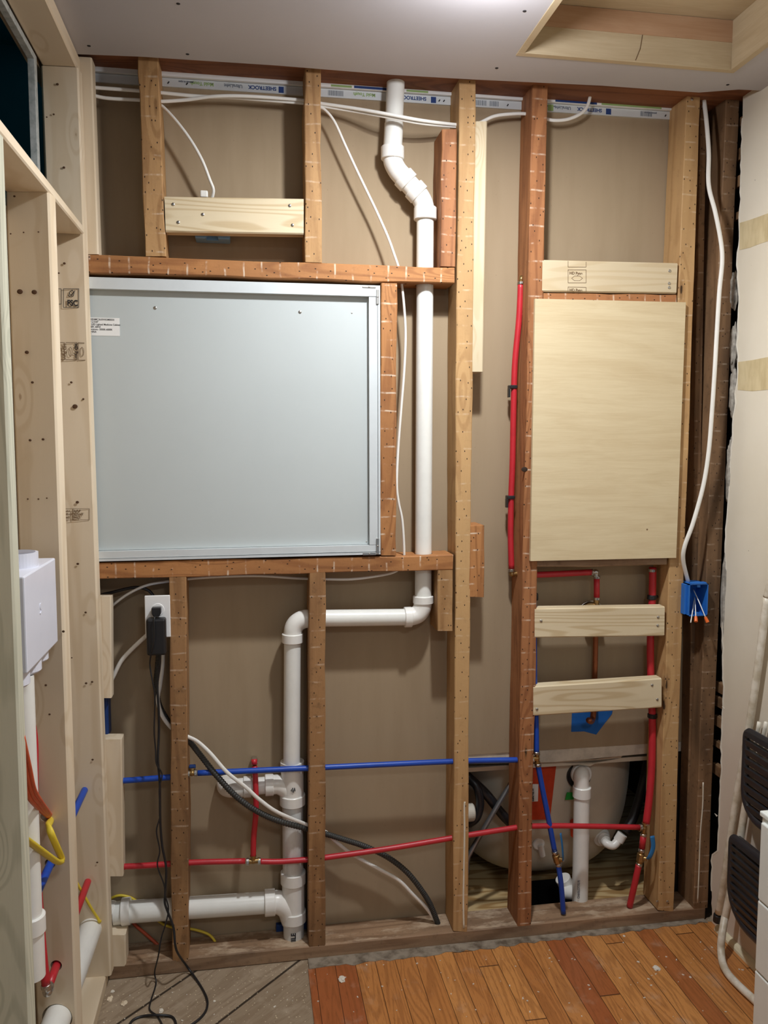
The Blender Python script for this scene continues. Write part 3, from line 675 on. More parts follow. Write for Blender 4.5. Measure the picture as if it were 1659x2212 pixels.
for k, (tx, s_) in enumerate((('S-P-F', 0.0075), ('KD-HT', 0.0075), ('No.2', 0.0075))):
    text(sC, tx, s_, Py(160, 1106+7*k, yc), M_STAMP, bold=0.0003); text(sC, tx, s_*0.8, Py(140, 1106+7*k, yc), M_STAMP, bold=0.0002)

def nailhole(parent, px, py, y, r=0.0032, name='nail_hole'):
    p = Py(px, py, y); bm = NB(); ellipsoid(bm, p, (r, 0.0008, r*0.85), 12, 6); obj(name, bm, M_HOLE, parent, smooth=True)
for (hx_, hy_, hr2) in [(124, 182, 3.4), (116, 247, 2.6), (101, 253, 2), (138, 362, 3.4), (139, 569, 3.4), (127, 590, 2.4), (154, 826, 3.2), (162, 878, 6.5), (131, 868, 3), (180, 862, 2.8), (167, 1085, 4.2), (168, 1218, 3.4), (185, 1323, 3), (186, 1476, 3.2), (199, 1473, 3), (200, 1641, 3), (155, 1421, 2), (210, 1863, 2.6)]:
    nailhole(sC, hx_, hy_, -0.0412, hr2*0.001, 'knot' if hr2 > 4 else 'nail_hole')
for (hx_, hy_, hr2) in [(31, 424, 2.4), (23, 505, 1.8), (51, 502, 1.8), (83, 501, 1.8), (43, 630, 6), (74, 631, 5.5), (58, 761, 4.2), (70, 826, 3), (65, 951, 3), (93, 949, 3), (60, 1078, 2), (83, 1078, 2), (101, 1076, 1.8), (99, 1480, 2.6), (107, 1543, 2.4), (137, 1364, 3)]:
    nailhole(sB, hx_, hy_, -0.4145+0.006*(hx_-80)/50*0, hr2*0.001, 'knot' if hr2 > 4 else 'nail_hole')
# ------------------------------------------------------------------ medicine cabinet (seen from behind)
cab = empty('medicine_cabinet', (-0.03, 0.0, 1.16), 'large grey-backed medicine cabinet with a white metal frame set between the rails', 'cabinet')
cTL, cTR, cBR, cBL = Py(150, 597.5, 0), Py(820.5, 617.5, 0), Py(821.5, 1197, 0), Py(150, 1214, 0)
zt0, zt1 = cTL.z, cTR.z; zb0, zb1 = cBL.z, cBR.z
fw = 0.029
def qprism(pts, y0, y1): 
    bb = NB(); prism(bb, [Vector((p[0], y0, p[1])) for p in pts], (0, y1-y0, 0)); return bb
obj('frame_rail', qprism([(cTL.x, zt0), (cTR.x, zt1), (cTR.x, zt1-fw), (cTL.x, zt0-fw)], -0.004, 0.03), M_ALU, cab)
obj('frame_rail', qprism([(cBL.x, zb0), (cBR.x, zb1), (cBR.x, zb1+0.006), (cBL.x, zb0+0.006)], -0.004, 0.03), M_ALU, cab)
obj('frame_rail', qprism([(cBL.x, zb0+0.007), (cBR.x-0.006, zb1+0.008), (cBR.x-0.006, zb1+0.026), (cBL.x, zb0+0.026)], -0.002, 0.03), M_ALU, cab)
obj('frame_stile', qprism([(cTR.x-0.024-0.006, zt1-fw-0.0005), (cTR.x-0.007, zt1-fw-0.0005), (cBR.x-0.007, zb1+0.027), (cBR.x-0.030, zb1+0.027)], -0.002, 0.03), M_ALU, cab)
obj('frame_stile', qprism([(cTR.x-0.006, zt1-fw-0.0005), (cTR.x, zt1-fw-0.0005), (cBR.x, zb1+0.0075), (cBR.x-0.0055, zb1+0.0075)], -0.004, 0.03), M_ALU, cab)
pn = obj('back_panel', qprism([(cTL.x, zt0-fw), (cTR.x-0.030, zt1-fw), (cBR.x-0.031, zb1+0.027), (cBL.x, zb0+0.027)], 0.013, 0.018), M_PANEL, cab)
b = NB(); bx(b, (cTL.x, 0.018, zb0+0.004), (cTR.x-0.002, 0.092, zt1-0.012)); obj('cabinet_body', b, M_PANEL, cab)
for (sx, sy) in ((335, 665), (648, 674), (336+424, 676), (792, 1170)): screw(cab, Py(sx, sy, 0.0125), (0, -1, 0), 0.0045 if sx < 700 else 0.002, M_STEEL)
for (x0, y0, x1, y1) in ((813, 625, 819, 657), (783, 617.5, 812, 622), (813, 1163, 819, 1196), (784, 1194, 812, 1199)):
    a, c = Py(x0, y0, -0.006), Py(x1, y1, -0.006); b = NB(); bx(b, (a.x, -0.0062, c.z), (c.x, -0.0035, a.z), 0.0006)
    bk = obj('corner_bracket', b, M_STEEL, cab); screw(bk, ((a.x+c.x)/2, -0.0065, (a.z+c.z)/2), (0, -1, 0), 0.0022)
a, c = Py(168, 685, 0.0125), Py(259, 726, 0.0125)
b = NB(); bx(b, (a.x, 0.0123, c.z), (c.x, 0.0130, a.z)); sk = obj('sticker', b, M_PAPER, cab)
for k, tx in enumerate(['0HJ26MC3630V0GM003X', '0" x H30"', 'k: LED Lighted Medicine Cabinet', '120V, 60HZ', 'perature:- 3000K-6000K', 'CHINA', '19']):
    text(sk, tx, 0.0068, Py(192.5, 691.5+k*5.35, 0.0122), M_INK, bold=0.00006, sx=0.86)

# ------------------------------------------------------------------ PVC drain stack
def pvc(parent, a, b_, r, mat=None, name='pipe'):
    bm = NB(); cyl(bm, a, b_, r, 36); o = obj(name, bm, mat or M_PVC, parent); smooth_by_angle(o, 50); return o
def coupling(parent, c, d, r, L, mat=None, name='coupling'):
    c = Vector(c); d = Vector(d).normalized(); bm = NB(); cyl(bm, c-d*L/2, c+d*L/2, r, 40, 0.0015)
    o = obj(name, bm, mat or M_CPL, parent); smooth_by_angle(o, 40); return o
def elbow(parent, pts, r, mat=None, name='elbow', ctr=None):
    bm = NB(); tube(bm, spline(pts, 8), r, 36); o = obj(name, bm, mat or M_CPL, parent); smooth_by_angle(o, 50); return o
ds = empty('drain_stack', (0.112, 0.06, 0.0), 'long white PVC drain pipe with elbows and wye fittings snaking down the wall', 'pipe')
Y0 = 0.050
V = lambda px, py, y=Y0: Py(px, py, y)
r15, r2 = 0.0240, 0.0300
pvc(ds, V(856, 150), V(851, 268), 0.0245); pvc(ds, V(851, 268), V(848, 322), 0.0258)
coupling(ds, V(848, 331), V(848, 340)-V(848, 320), 0.0318, 0.034)
elbow(ds, [V(848, 338), V(850, 352), V(859, 369), V(871, 383)], 0.0268)
coupling(ds, V(876, 388), V(891, 405)-V(871, 383), 0.0312, 0.026)
elbow(ds, [V(875, 388), V(893, 408)], 0.0262)
coupling(ds, V(899, 414), V(891, 405)-V(871, 383), 0.0312, 0.026)
elbow(ds, [V(900, 415), V(909, 428), V(915.5, 442), V(918, 458)], 0.0268)
coupling(ds, V(918.5, 462), (0, 0, 1), 0.0318, 0.034)
pvc(ds, V(918.5, 466), V(914, 1292), r15)
coupling(ds, V(914, 1295), (0, 0, 1), 0.0295, 0.022)
elbow(ds, [V(914, 1300), V(911, 1315), V(902, 1327), V(886, 1332.5)], 0.0262)
coupling(ds, V(881, 1333), (1, 0, 0.0), 0.0295, 0.022)
pvc(ds, V(884, 1333), V(664, 1336), r15)
elbow(ds, [V(672, 1336), V(655, 1338), V(641, 1346), V(634, 1358), V(632.5, 1372)], 0.0262)
coupling(ds, V(632, 1378), (0, 0, 1), 0.0300, 0.026)
pvc(ds, V(632, 1380), V(630, 1662), r15)
DX = 0.118
def zat(py, y=0.024): return Py(630, py, y).z
pvc(ds, (DX, 0.06, zat(1655)), (DX, 0.06, zat(1670)), 0.034, M_CPL, 'wye')
def wye(parent, py_top, py_bot, pyside, xs, rs, x=DX):
    zt_, zb_ = zat(py_top), zat(py_bot); zs = zat(pyside, 0.055)
    bm = NB(); cyl(bm, (x, 0.06, zb_), (x, 0.06, zt_), 0.0325, 36)
    tube(bm, spline([Vector((xs, 0.06, zs)), Vector((xs+0.02, 0.06, zs-0.001)), Vector((xs+0.045, 0.06, zs-0.020)), Vector((x-0.003, 0.06, zs-0.058))], 8), rs, 32)
    o = obj('wye', bm, M_CPL, parent); smooth_by_angle(o, 50); return o
wy = wye(ds, 1664, 1735, 1694, DX-0.058, 0.0270)
strokes(wy, [[Py(628+10*t, 1709-3*math.sin(t*9), 0.0255) for t in [k/14 for k in range(15)]], [Py(630+8*t, 1706+4*math.cos(t*12), 0.0255) for t in [k/14 for k in range(15)]]], 0.0014, M_INK, 'ink_scribble')
coupling(ds, (DX, 0.06, zat(1738)), (0, 0, 1), 0.0368, 0.030)
coupling(ds, (DX-0.066, 0.06, zat(1694, 0.055)), (1, 0, 0), 0.0302, 0.024)
pvc(ds, (DX-0.16, 0.06, zat(1694, 0.055)-0.002), (DX-0.07, 0.06, zat(1694, 0.055)), r15)
coupling(ds, (DX-0.128, 0.06, zat(1694, 0.055)-0.001), (1, 0, 0), 0.0295, 0.022)
elbow(ds, [(DX-0.135, 0.06, zat(1694, 0.055)-0.002), (DX-0.165, 0.062, zat(1694, 0.055)-0.003), (DX-0.185, 0.075, zat(1694, 0.055)-0.004), (DX-0.19, 0.099, zat(1694, 0.055)-0.004)], 0.0265)
pvc(ds, (DX, 0.06, zat(1900)), (DX, 0.06, zat(1742)), r2, M_PVCG)
coupling(ds, (DX, 0.06, zat(1909)), (0, 0, 1), 0.0365, 0.034)
wye(ds, 1915, 1985, 1948, DX-0.062, 0.0325)
coupling(ds, (DX-0.068, 0.06, zat(1947, 0.055)), (1, 0, 0), 0.0375, 0.030)
pvc(ds, (-0.36, 0.06, 0.158), (DX-0.075, 0.06, zat(1947, 0.055)), r2)
coupling(ds, (-0.352, 0.06, 0.160), (1, 0, 0.05), 0.0368, 0.024)
pvc(ds, (-0.385, 0.06, 0.157), (-0.35, 0.06, 0.158), 0.031)
coupling(ds, (DX, 0.06, zat(1993)), (0, 0, 1), 0.0368, 0.032)
pw = pvc(ds, (DX, 0.06, -0.02), (DX, 0.06, zat(1990)), r2, M_PVCG)
text(pw, 'NILE', 0.019, (DX+0.004, 0.0285, zat(2046)), M_INK, rot=(PI/2, -PI/2, 0), bold=0.0006)
b = NB(); bx(b, (DX-0.05, 0.085, 0.0), (DX+0.05, 0.0985, 0.062), 0.001); tag(obj('metal_strap', b, M_NAVY), 'dark blue bracket behind the drain stack at the bottom plate', 'bracket')
# drain through the left studs
lp = empty('waste_pipe', (-0.433, -0.55, 0.18), 'white PVC waste pipe passing through the holes in the left wall studs', 'pipe')
pvc(lp, (-0.4365, -0.69, 0.2080), (-0.431, 0.02, 0.1720), r2)
coupling(lp, (-0.4368, -0.665, 0.2075), (0, 1, -0.05), 0.0362, 0.04)
obj('elbow', tube(NB(), spline([Vector((-0.431, 0.015, 0.172)), Vector((-0.428, 0.045, 0.170)), Vector((-0.41, 0.06, 0.163)), Vector((-0.388, 0.06, 0.158))], 8), 0.0325, 28), M_CPL, lp, smooth=True)

# ------------------------------------------------------------------ PEX pipes
RP = 0.0080
def pex(parent, pts, mat, r=RP, name='pipe'):
    bm = NB(); tube(bm, spline(pts, 8) if len(pts) > 2 else [Vector(p) for p in pts], r, 18); return obj(name, bm, mat, parent, smooth=True)
def ring(parent, c, d, r=0.0098, L=0.008):
    c = Vector(c); d = Vector(d).normalized(); bm = NB(); cyl(bm, c-d*L/2, c+d*L/2, r, 24, 0.0008)
    cyl(bm, c-d*L*0.35+Vector((0, -r, 0)), c+d*L*0.35+Vector((0, -r, 0)), 0.0026, 8); return obj('crimp_ring', bm, M_STEEL, parent)
def tee(parent, c, dirs, L=0.016, r=0.0072, mat=None):
    bm = NB(); c = Vector(c); ellipsoid(bm, c, (r*1.15,)*3)
    for d in dirs:
        d = Vector(d).normalized(); cyl(bm, c, c+d*L, r, 18); cyl(bm, c+d*(L-0.003), c+d*L, r*1.25, 18)
    o = obj('fitting', bm, mat or M_BRASS, parent); smooth_by_angle(o, 40); return o
YB = 0.022
cb = empty('cold_water_line', Py(690, 1660, YB), 'long blue water pipe crossing the studs, dropping to a valve beside the tub', 'pipe')
def Q(px, py, y=YB): return Py(px, py, y)
pex(cb, [Q(240, 1688), Q(300, 1684), Q(402, 1676)], M_BLUE)
tee(cb, Q(415, 1670), [(-1, 0, 0), (1, 0, 0), (0, 0.3, 1)], 0.013); ring(cb, Q(423, 1669.5), (1, 0, 0)); ring(cb, Q(407, 1672), (1, 0, 0))
b = NB(); bx(b, Q(408, 1664, 0.030), Q(423, 1650, 0.045), 0.002); obj('blue_stop_handle', b, M_NAVY, cb)
pex(cb, [Q(427, 1670), Q(540, 1665), Q(685, 1658.5)], M_BLUE)
pex(cb, [Q(685, 1658.5), Q(840, 1651), Q(1000, 1644), Q(1140, 1641)], M_BLUE)
tee(cb, Q(1160, 1638), [(-1, 0, 0), (0, 0, 1), (0.1, 0, -1)], 0.015); ring(cb, Q(1162, 1652), (0.1, 0, -1)); ring(cb, Q(1159, 1626), (0, 0, 1)); ring(cb, Q(1150, 1640), (1, 0, 0), L=0.006)
pex(cb, [Q(1153, 1290, 0.03), Q(1154, 1385, 0.03), Q(1155, 1480, 0.028), Q(1158, 1560, 0.024), Q(1159, 1626)], M_BLUE)
pex(cb, [Q(1162, 1652), Q(1172, 1705), Q(1186, 1775), Q(1198, 1838)], M_BLUE)
def valve(parent, top, bot, side, hpts, hr_=0.0055, fd_=(0.72, -0.69, 0), hcol=None):
    top, bot = Vector(top), Vector(bot); d = (bot-top).normalized(); c = (top+bot)/2
    bm = NB(); cyl(bm, top, bot, 0.0085, 20, 0.001); cyl(bm, c-d*0.013, c+d*0.013, 0.0120, 8, 0.002); cyl(bm, c, c+Vector(side)*0.020, 0.0065, 14, 0.001)
    o = obj('valve_body', bm, M_BRASS, parent); smooth_by_angle(o, 35)
    ring(parent, top-d*0.002, d); ring(parent, bot+d*0.002, d)
    s = c+Vector(side)*0.021; bm = NB(); tube(bm, spline([s] + [Vector(p) for p in hpts], 6), hr_, 10, flat=0.35, flatdir=fd_)
    hd = obj('valve_handle', bm, M_HANDLE if hcol is None else hcol, parent, smooth=True); tag(hd, 'blue lever handle')
    screw(parent, s+Vector(side)*0.001, side, 0.005)
valve(cb, Q(1199, 1842), Q(1206, 1866), (0.72, -0.69, 0), [Q(1216, 1846, 0.0), Q(1214, 1822, 0.0), Q(1211, 1800, 0.004)])
pex(cb, [Q(1206, 1869), Q(1212, 1910), Q(1217, 1972, 0.03)], M_BLUE)
# red hot line
hr = empty('hot_water_line', Py(700, 1850, YB), 'long red water pipe crossing the studs to the vertical hot riser', 'pipe')
pex(hr, [Q(240, 1873), Q(310, 1870), Q(420, 1863), Q(530, 1860)], M_RED)
tee(hr, Q(547, 1860), [(-1, 0, 0), (1, 0, 0), (0, 0, 1)], 0.017); ring(hr, Q(535, 1861), (1, 0, 0)); ring(hr, Q(560, 1860), (1, 0, 0))
pex(hr, [Q(560, 1861), Q(610, 1861), Q(685, 1855)], M_RED); pex(hr, [Q(685, 1855), Q(840, 1833), Q(1000, 1806), Q(1130, 1785)], M_RED)
pex(hr, [Q(547, 1850), Q(548, 1810), Q(553, 1750), Q(552, 1690, 0.035), Q(550, 1655, 0.045)], M_RED)
bm = NB(); cyl(bm, Q(550, 1654, 0.046), Q(549.5, 1644, 0.052), 0.0068, 18); obj('fitting', bm, M_BRASS, hr, smooth=True)
bm = NB(); cyl(bm, Q(549.5, 1646, 0.05), Q(549, 1640, 0.0965), 0.0105, 6, 0.001); obj('hex_sleeve', bm, M_STEEL, hr)
pex(hr, [Q(549.5, 1652, 0.044), Q(549, 1640, 0.050)], M_RED, 0.0085, 'stub')
pex(hr, [Q(1130, 1785), Q(1220, 1784), Q(1382, 1787)], M_RED)
tee(hr, Q(1392, 1789), [(-1, 0, 0), (0.06, 0, 1), (-0.06, 0, -1)], 0.018); ring(hr, Q(1384, 1787), (1, 0, 0)); ring(hr, Q(1396, 1779), (0, 0, 1)); ring(hr, Q(1390, 1803), (0, 0, 1))
pex(hr, [Q(1410, 1225, 0.055), Q(1409, 1290, 0.053), Q(1405, 1380, 0.05), Q(1406, 1470, 0.05), Q(1409, 1560, 0.045), Q(1408, 1650, 0.035), Q(1403, 1720, 0.026), Q(1396, 1778)], M_RED, 0.0110)
ring(hr, Q(1409, 1232, 0.055), (0, 0, 1), 0.0118, 0.009)
pex(hr, [Q(1390, 1803), Q(1387, 1832)], M_RED, 0.0095)
valve(hr, Q(1386, 1838), Q(1381, 1866), (0.80, -0.60, 0), [Q(1404, 1850, 0.0), Q(1411, 1830, 0.0), Q(1409, 1806, 0.002)], 0.0075, (0, 1, 0))
pex(hr, [Q(1380, 1868), Q(1372, 1905), Q(1360, 1958, 0.035)], M_RED, 0.0095)
for (cx, cy, cyy) in ((1408, 1290, 0.053), (1409, 1546, 0.046)):
    bm = NB(); c = Q(cx, cy, cyy); cyl(bm, c+Vector((0, 0, -0.007)), c+Vector((0, 0, 0.007)), 0.0145, 20, 0.002); cyl(bm, c+Vector((0.0, 0, 0)), c+Vector((0.020, 0.004, 0)), 0.005, 12)
    obj('pipe_clamp', bm, M_BLACK, hr)
# red shower riser
sr = empty('shower_riser', Py(1106, 1240, 0.06), 'vertical red water pipe left of the reddish stud, turning to the valve body', 'pipe')
YR = 0.055
pex(sr, [Q(1125, 612, YR), Q(1121, 690, YR), Q(1112, 790, YR), Q(1109, 900, YR), Q(1107, 1000, YR), Q(1104, 1080, YR), Q(1103, 1160, YR), Q(1105, 1228, YR)], M_RED, 0.0088)
tee(sr, Q(1106, 1240, YR), [(0, 0, 1), (1, 0, 0)], 0.014); ring(sr, Q(1105, 1232, YR), (0, 0, 1)); ring(sr, Q(1125, 612, YR), (0, 0, 1), 0.0105)
bm = NB(); cyl(bm, Q(1125, 610, YR), Q(1127, 596, YR), 0.0060, 16); cyl(bm, Q(1127, 604, YR), Q(1140, 598, 0.06), 0.006, 14); obj('fitting', bm, M_BRASS, sr, smooth=True)
for (cx, cy, d) in ((1107, 836, 1), (1102, 1074, 1)):
    c = Q(cx, cy, YR); bm = NB(); bx(bm, c+Vector((-0.012, -0.0115, -0.005)), c+Vector((0.012, 0.010, 0.005)), 0.002); bx(bm, c+Vector((-0.014, -0.0115, -0.030)), c+Vector((-0.0095, 0.004, -0.004)), 0.001)
    obj('pipe_clamp', bm, M_BLACK, sr)
pex(sr, [Q(1120, 1243, YR), Q(1200, 1240, YR), Q(1277, 1236, YR)], M_RED, 0.0092)
tee(sr, Q(1287, 1236, YR), [(-1, 0, 0), (0, 0, -1)], 0.013, 0.0080, M_STEEL); ring(sr, Q(1289, 1247, YR), (0, 0, 1)); ring(sr, Q(1289, 1293, YR), (0, 0, 1)); ring(sr, Q(1279, 1237, YR), (1, 0, 0))
pex(sr, [Q(1289, 1248, YR), Q(1289, 1292, YR)], M_RED, 0.0088)
vb = NB(); cyl(vb, Q(1288, 1295, YR), Q(1288, 1330, YR), 0.0085, 18); cyl(vb, Q(1276, 1322, 0.05), Q(1276, 1322, 0.085), 0.0270, 32, 0.002); 
o = obj('valve_body', vb, M_BRASS, sr); smooth_by_angle(o, 35)
bm = NB(); tube(bm, [Q(1276, 1324, 0.088)+Vector((0.040*math.cos(a*PI/20), 0, 0.036*math.sin(a*PI/20))) for a in range(21)], 0.003, 10); obj('valve_ring', bm, M_STEEL, sr, smooth=True)
pex(sr, [Q(1287, 1330, 0.075), Q(1286, 1420, 0.08), Q(1283, 1520, 0.085)], M_COPPER, 0.0080, 'copper_pipe')
pex(sr, [Q(1283, 1520, 0.085), Q(1281, 1548, 0.083), Q(1277, 1558, 0.065), Q(1272, 1556, 0.035)], M_COPPER, 0.0090, 'copper_elbow')
bm = NB(); cyl(bm, Q(1290, 1247, 0.058), Q(1290, 1247, 0.0585), 0.001, 6); obj('pin', bm, M_STEEL, sr)
b = NB(); prism(b, [Q(*p, 0.0990) for p in [(1236, 1528), (1326, 1520), (1322, 1542), (1288, 1587), (1262, 1580), (1234, 1581)]], (0, 0.0006, 0)); tag(obj('blue_tape', b, M_BTAPE), 'piece of blue painters tape stuck behind the copper elbow', 'tape')
b = NB(); c = Q(1160, 1290, 0.07); bx(b, c+Vector((-0.018, 0, -0.012)), c+Vector((0.006, 0.02, 0.012)), 0.005); tag(obj('pipe_clip', b, M_BLACK), 'small black pipe clip on the side of the reddish stud', 'clip')
# pipes in the left wall
lb = empty('water_pipe', (-0.436, -0.3, 0.55), 'blue water pipe running through the holes of the left wall studs', 'pipe')
pex(lb, [(-0.4345, 0.015, 0.562), (-0.4365, -0.2, 0.5585), (-0.440, -0.70, 0.549)], M_BLUE, 0.0088)
lr = empty('water_pipe', (-0.434, -0.3, 0.31), 'red water pipe with an elbow passing through the left wall studs', 'pipe')
pex(lr, [(-0.434, 0.015, 0.307), (-0.434, -0.2, 0.311), (-0.434, -0.478, 0.316)], M_RED, 0.0090)
tee(lr, (-0.434, -0.492, 0.312), [(0, 1, 0), (-0.12, -0.05, 1)], 0.014, 0.0088, M_STEEL); ring(lr, (-0.434, -0.480, 0.316), (0, 1, 0), 0.0105); ring(lr, (-0.4355, -0.4935, 0.327), (-0.1, 0, 1), 0.0105)
pex(lr, [(-0.4358, -0.494, 0.328), Px(88, 2010, -0.447), Px(78, 1850, -0.458), Px(74, 1700, -0.464), Px(75, 1480, -0.464)], M_RED, 0.0090)
# ------------------------------------------------------------------ white laundry outlet box
lbx = empty('laundry_outlet_box', (-0.44, -0.58, 1.06), 'white plastic outlet box with round spout mounted in the left wall', 'box')
b = NB(); X1 = -0.397; X0 = -0.478
bx(b, (X0, -0.700, 1.062), (X1, -0.455, 1.240), 0.003); obj('box_body', b, M_LBOX, lbx)
text(lbx, '5', 0.03, (X1+0.0003, -0.600, 1.150), M_LBOX, rot=(PI/2, 0, PI/2), ext=0.0008)
b = NB(); cc = Vector((-0.440, -0.572, 0)); tube(b, [Vector((cc.x, cc.y, z)) for z in (1.238, 1.268)], 0.037, 36); obj('spout', b, M_LBOX, lbx, smooth=False)
b = NB(); cyl(b, (cc.x, cc.y, 1.2683), (cc.x, cc.y, 1.2692), 0.032, 30); obj('spout_mouth', b, plain('shadow_grey_plastic', (150, 150, 160), 0.6), lbx)
for k, (yy, L, rr_) in enumerate(((-0.500, 0.030, 0.030), (-0.575, 0.032, 0.034), (-0.655, 0.036, 0.032))):
    b = NB(); cyl(b, (-0.437, yy, 1.064), (-0.437, yy, 1.064-L), rr_, 32, 0.004); obj('port', b, M_LBOX, lbx)
SY = Px(48, 1560, -0.4375).y
vp = empty('standpipe', (-0.437, SY, 0.4), 'white vertical standpipe under the outlet box in the left wall', 'pipe')
VZ = Px(70, 2105, -0.4375).z; CZ = Px(70, 1982, -0.4375).z
pvc(vp, (-0.4375, SY, VZ+0.02), (-0.437, SY, 1.03), 0.0240, M_PVC)
coupling(vp, (-0.4375, SY, CZ), (0, 0, 1), 0.0300, 0.036); pvc(vp, (-0.4375, SY, VZ), (-0.4375, SY, CZ-0.01), 0.0262, M_CPL, 'fitting')

# ------------------------------------------------------------------ cables
def cable(name, pts, r, mat, label=None, cat='cable', flat=1.0, group=None, sub=8, parent=None, fdir=None, seg=10):
    P = [Py(*p) if not isinstance(p, Vector) else p for p in pts]
    bm = NB(); tube(bm, spline(P, sub), r, seg, flat, fdir); o = obj(name, bm, mat, parent, smooth=True)
    if label: tag(o, label, cat, group)
    return o
yc1 = 0.045
cable('white_cable', [(190, 188, yc1), (297, 196, yc1), (345, 200, yc1), (430, 208, yc1), (520, 212, 0.05), (657, 223, 0.05), (697, 229, 0.05), (765, 240, 0.035), (840, 253, 0.0), (910, 266, 0.0), (982, 273, 0.035), (1010, 272, 0.05)], 0.0048, M_CABLE, 'white cable running along under the top plate and in front of the drain pipe', flat=0.7, fdir=(0, 1, 0))
cable('white_cable', [(190, 203, yc1), (230, 212, yc1), (297, 216, yc1), (345, 219, yc1), (400, 216, yc1), (465, 208, yc1-0.012), (540, 208, yc1-0.01), (657, 217, 0.045), (697, 224, 0.045), (765, 234, 0.025), (840, 247, -0.010), (910, 260, -0.010), (982, 269, 0.03), (1010, 269, 0.05)], 0.0046, M_CABLE, 'white cable that crosses over its twin between the two short upper studs', flat=0.8, fdir=(0, 1, 0))
cable('white_cable', [(335, 222, 0.06), (350, 229, 0.055), (378, 258, 0.045), (410, 300, 0.04), (436, 345, 0.04), (453, 388, 0.045), (461, 410, 0.05), (458, 430, 0.06)], 0.0042, M_CABLE, 'white cable dropping to the blocking board above the cabinet')
b = NB(); c = Py(441, 418, 0.06); bx(b, c+Vector((-0.010, -0.01, -0.012)), c+Vector((0.010, 0.01, 0.006)), 0.003); tag(obj('cable_clip', b, M_CABLE), 'small white cable clamp behind the blocking board', 'clip')
cable('white_cable', [(685, 232, 0.05), (700, 236, 0.045), (722, 262, 0.04), (745, 312, 0.04), (768, 362, 0.04), (792, 412, 0.04), (815, 460, 0.04), (838, 512, 0.035), (851, 548, 0.03), (862, 582, 0.03), (868, 617, 0.03), (873, 665, 0.035), (876, 725, 0.04), (873, 800, 0.04), (866, 890, 0.04), (860, 970, 0.04), (857, 1045, 0.03), (861, 1085, 0.03), (869, 1125, 0.03), (873, 1190, 0.03), (870, 1218, 0.035), (853, 1235, 0.04), (815, 1244, 0.05), (760, 1251, 0.06), (702, 1251, 0.06), (640, 1249, 0.06), (560, 1244, 0.055), (470, 1246, 0.05), (402, 1251, 0.05), (362, 1256, 0.05), (318, 1264, 0.05), (280, 1281, 0.05), (250, 1302, 0.05), (225, 1325, 0.06)], 0.0037, M_CABLE, 'thin white cable looping down past the cabinet and under the lower rail', sub=6)
cable('white_cable', [(1012, 272, 0.055), (1035, 266, 0.055), (1065, 252, 0.055), (1095, 247, 0.055), (1135, 246, 0.055), (1170, 254, 0.055), (1195, 260, 0.05), (1225, 258, 0.05), (1252, 247, 0.05), (1267, 232, 0.05), (1274, 212, 0.05), (1275, 192, 0.05)], 0.0048, M_CABLE, 'white cable curving up into the top plate over the right stud bay', flat=0.75, fdir=(0, 1, 0))
cable('white_cable', [(1518, 190, 0.03), (1520, 212, 0.02), (1526, 262, 0.0), (1531, 330, -0.02), (1531, 400, -0.03), (1545, 458, -0.05), (1557, 520, -0.055), (1560, 565, -0.06), (1554, 630, -0.06), (1549, 710, -0.06), (1544, 800, -0.06), (1538, 890, -0.055), (1531, 975, -0.05), (1519, 1050, -0.045), (1497, 1130, -0.04), (1479, 1180, -0.03), (1476, 1212, -0.015), (1486, 1256, 0.01)], 0.0062, M_CABLE, 'thick white cable hanging down the right corner into the blue outlet box', flat=0.8, fdir=(0.3, 1, 0))
cable('white_cable', [(225, 1500, 0.06), (243, 1465, 0.055), (262, 1428, 0.05), (288, 1399, 0.045), (322, 1368, 0.04)], 0.0058, M_CABLE, 'short white cable arcing from the left corner up to the outlet', flat=0.7, fdir=(0, 1, 0))
cable('black_cable', [(205, 1288, 0.06), (240, 1280, 0.06), (290, 1269, 0.06), (318, 1274, 0.06), (334, 1290, 0.055)], 0.0042, M_BLACK, 'short black cable arcing behind the top of the outlet')
cd1 = [(344, 1400, 0.07), (341, 1440, 0.07), (338, 1475, 0.065), (343, 1520, 0.05), (362, 1556, 0.05), (385, 1580, 0.05), (407, 1599, 0.05), (432, 1630, 0.035), (470, 1678, 0.01), (512, 1722, 0.0), (560, 1755, 0.0), (610, 1776, 0.0), (668, 1791, 0.03), (703, 1801, 0.05), (748, 1815, 0.045), (790, 1829, 0.045), (838, 1852, 0.045), (880, 1885, 0.045), (912, 1925, 0.045), (930, 1955, 0.045), (944, 1990, 0.05), (948, 2004, 0.055)]
P = spline([Py(*p) for p in cd1], 44)
b = NB(); tube(b, P, 0.0080, 14, rfun=lambda i: 0.0079+0.0008*math.sin(i*1.55)); tag(obj('flex_conduit', b, M_CORR, smooth=True), 'black corrugated conduit sweeping down past the drain stack to the plate', 'conduit')
cable('white_cable', [(352, 1400, 0.06), (351, 1440, 0.06), (346, 1480, 0.055), (341, 1512, 0.045), (350, 1545, 0.04), (368, 1570, 0.04), (388, 1584, 0.04), (407, 1592, 0.04), (428, 1603, 0.03), (455, 1628, 0.01), (490, 1668, -0.003), (530, 1700, -0.006), (560, 1727, -0.006), (600, 1755, -0.004), (664, 1782, 0.025), (703, 1797, 0.055), (722, 1815, 0.06), (760, 1845, 0.06), (820, 1878, 0.05), (862, 1902, 0.05), (890, 1930, 0.05), (918, 1958, 0.05), (938, 1985, 0.055), (949, 2006, 0.06)], 0.0055, M_CABLE, 'white cable following the black conduit down to the bottom plate', flat=0.7, fdir=(0, 1, 0))
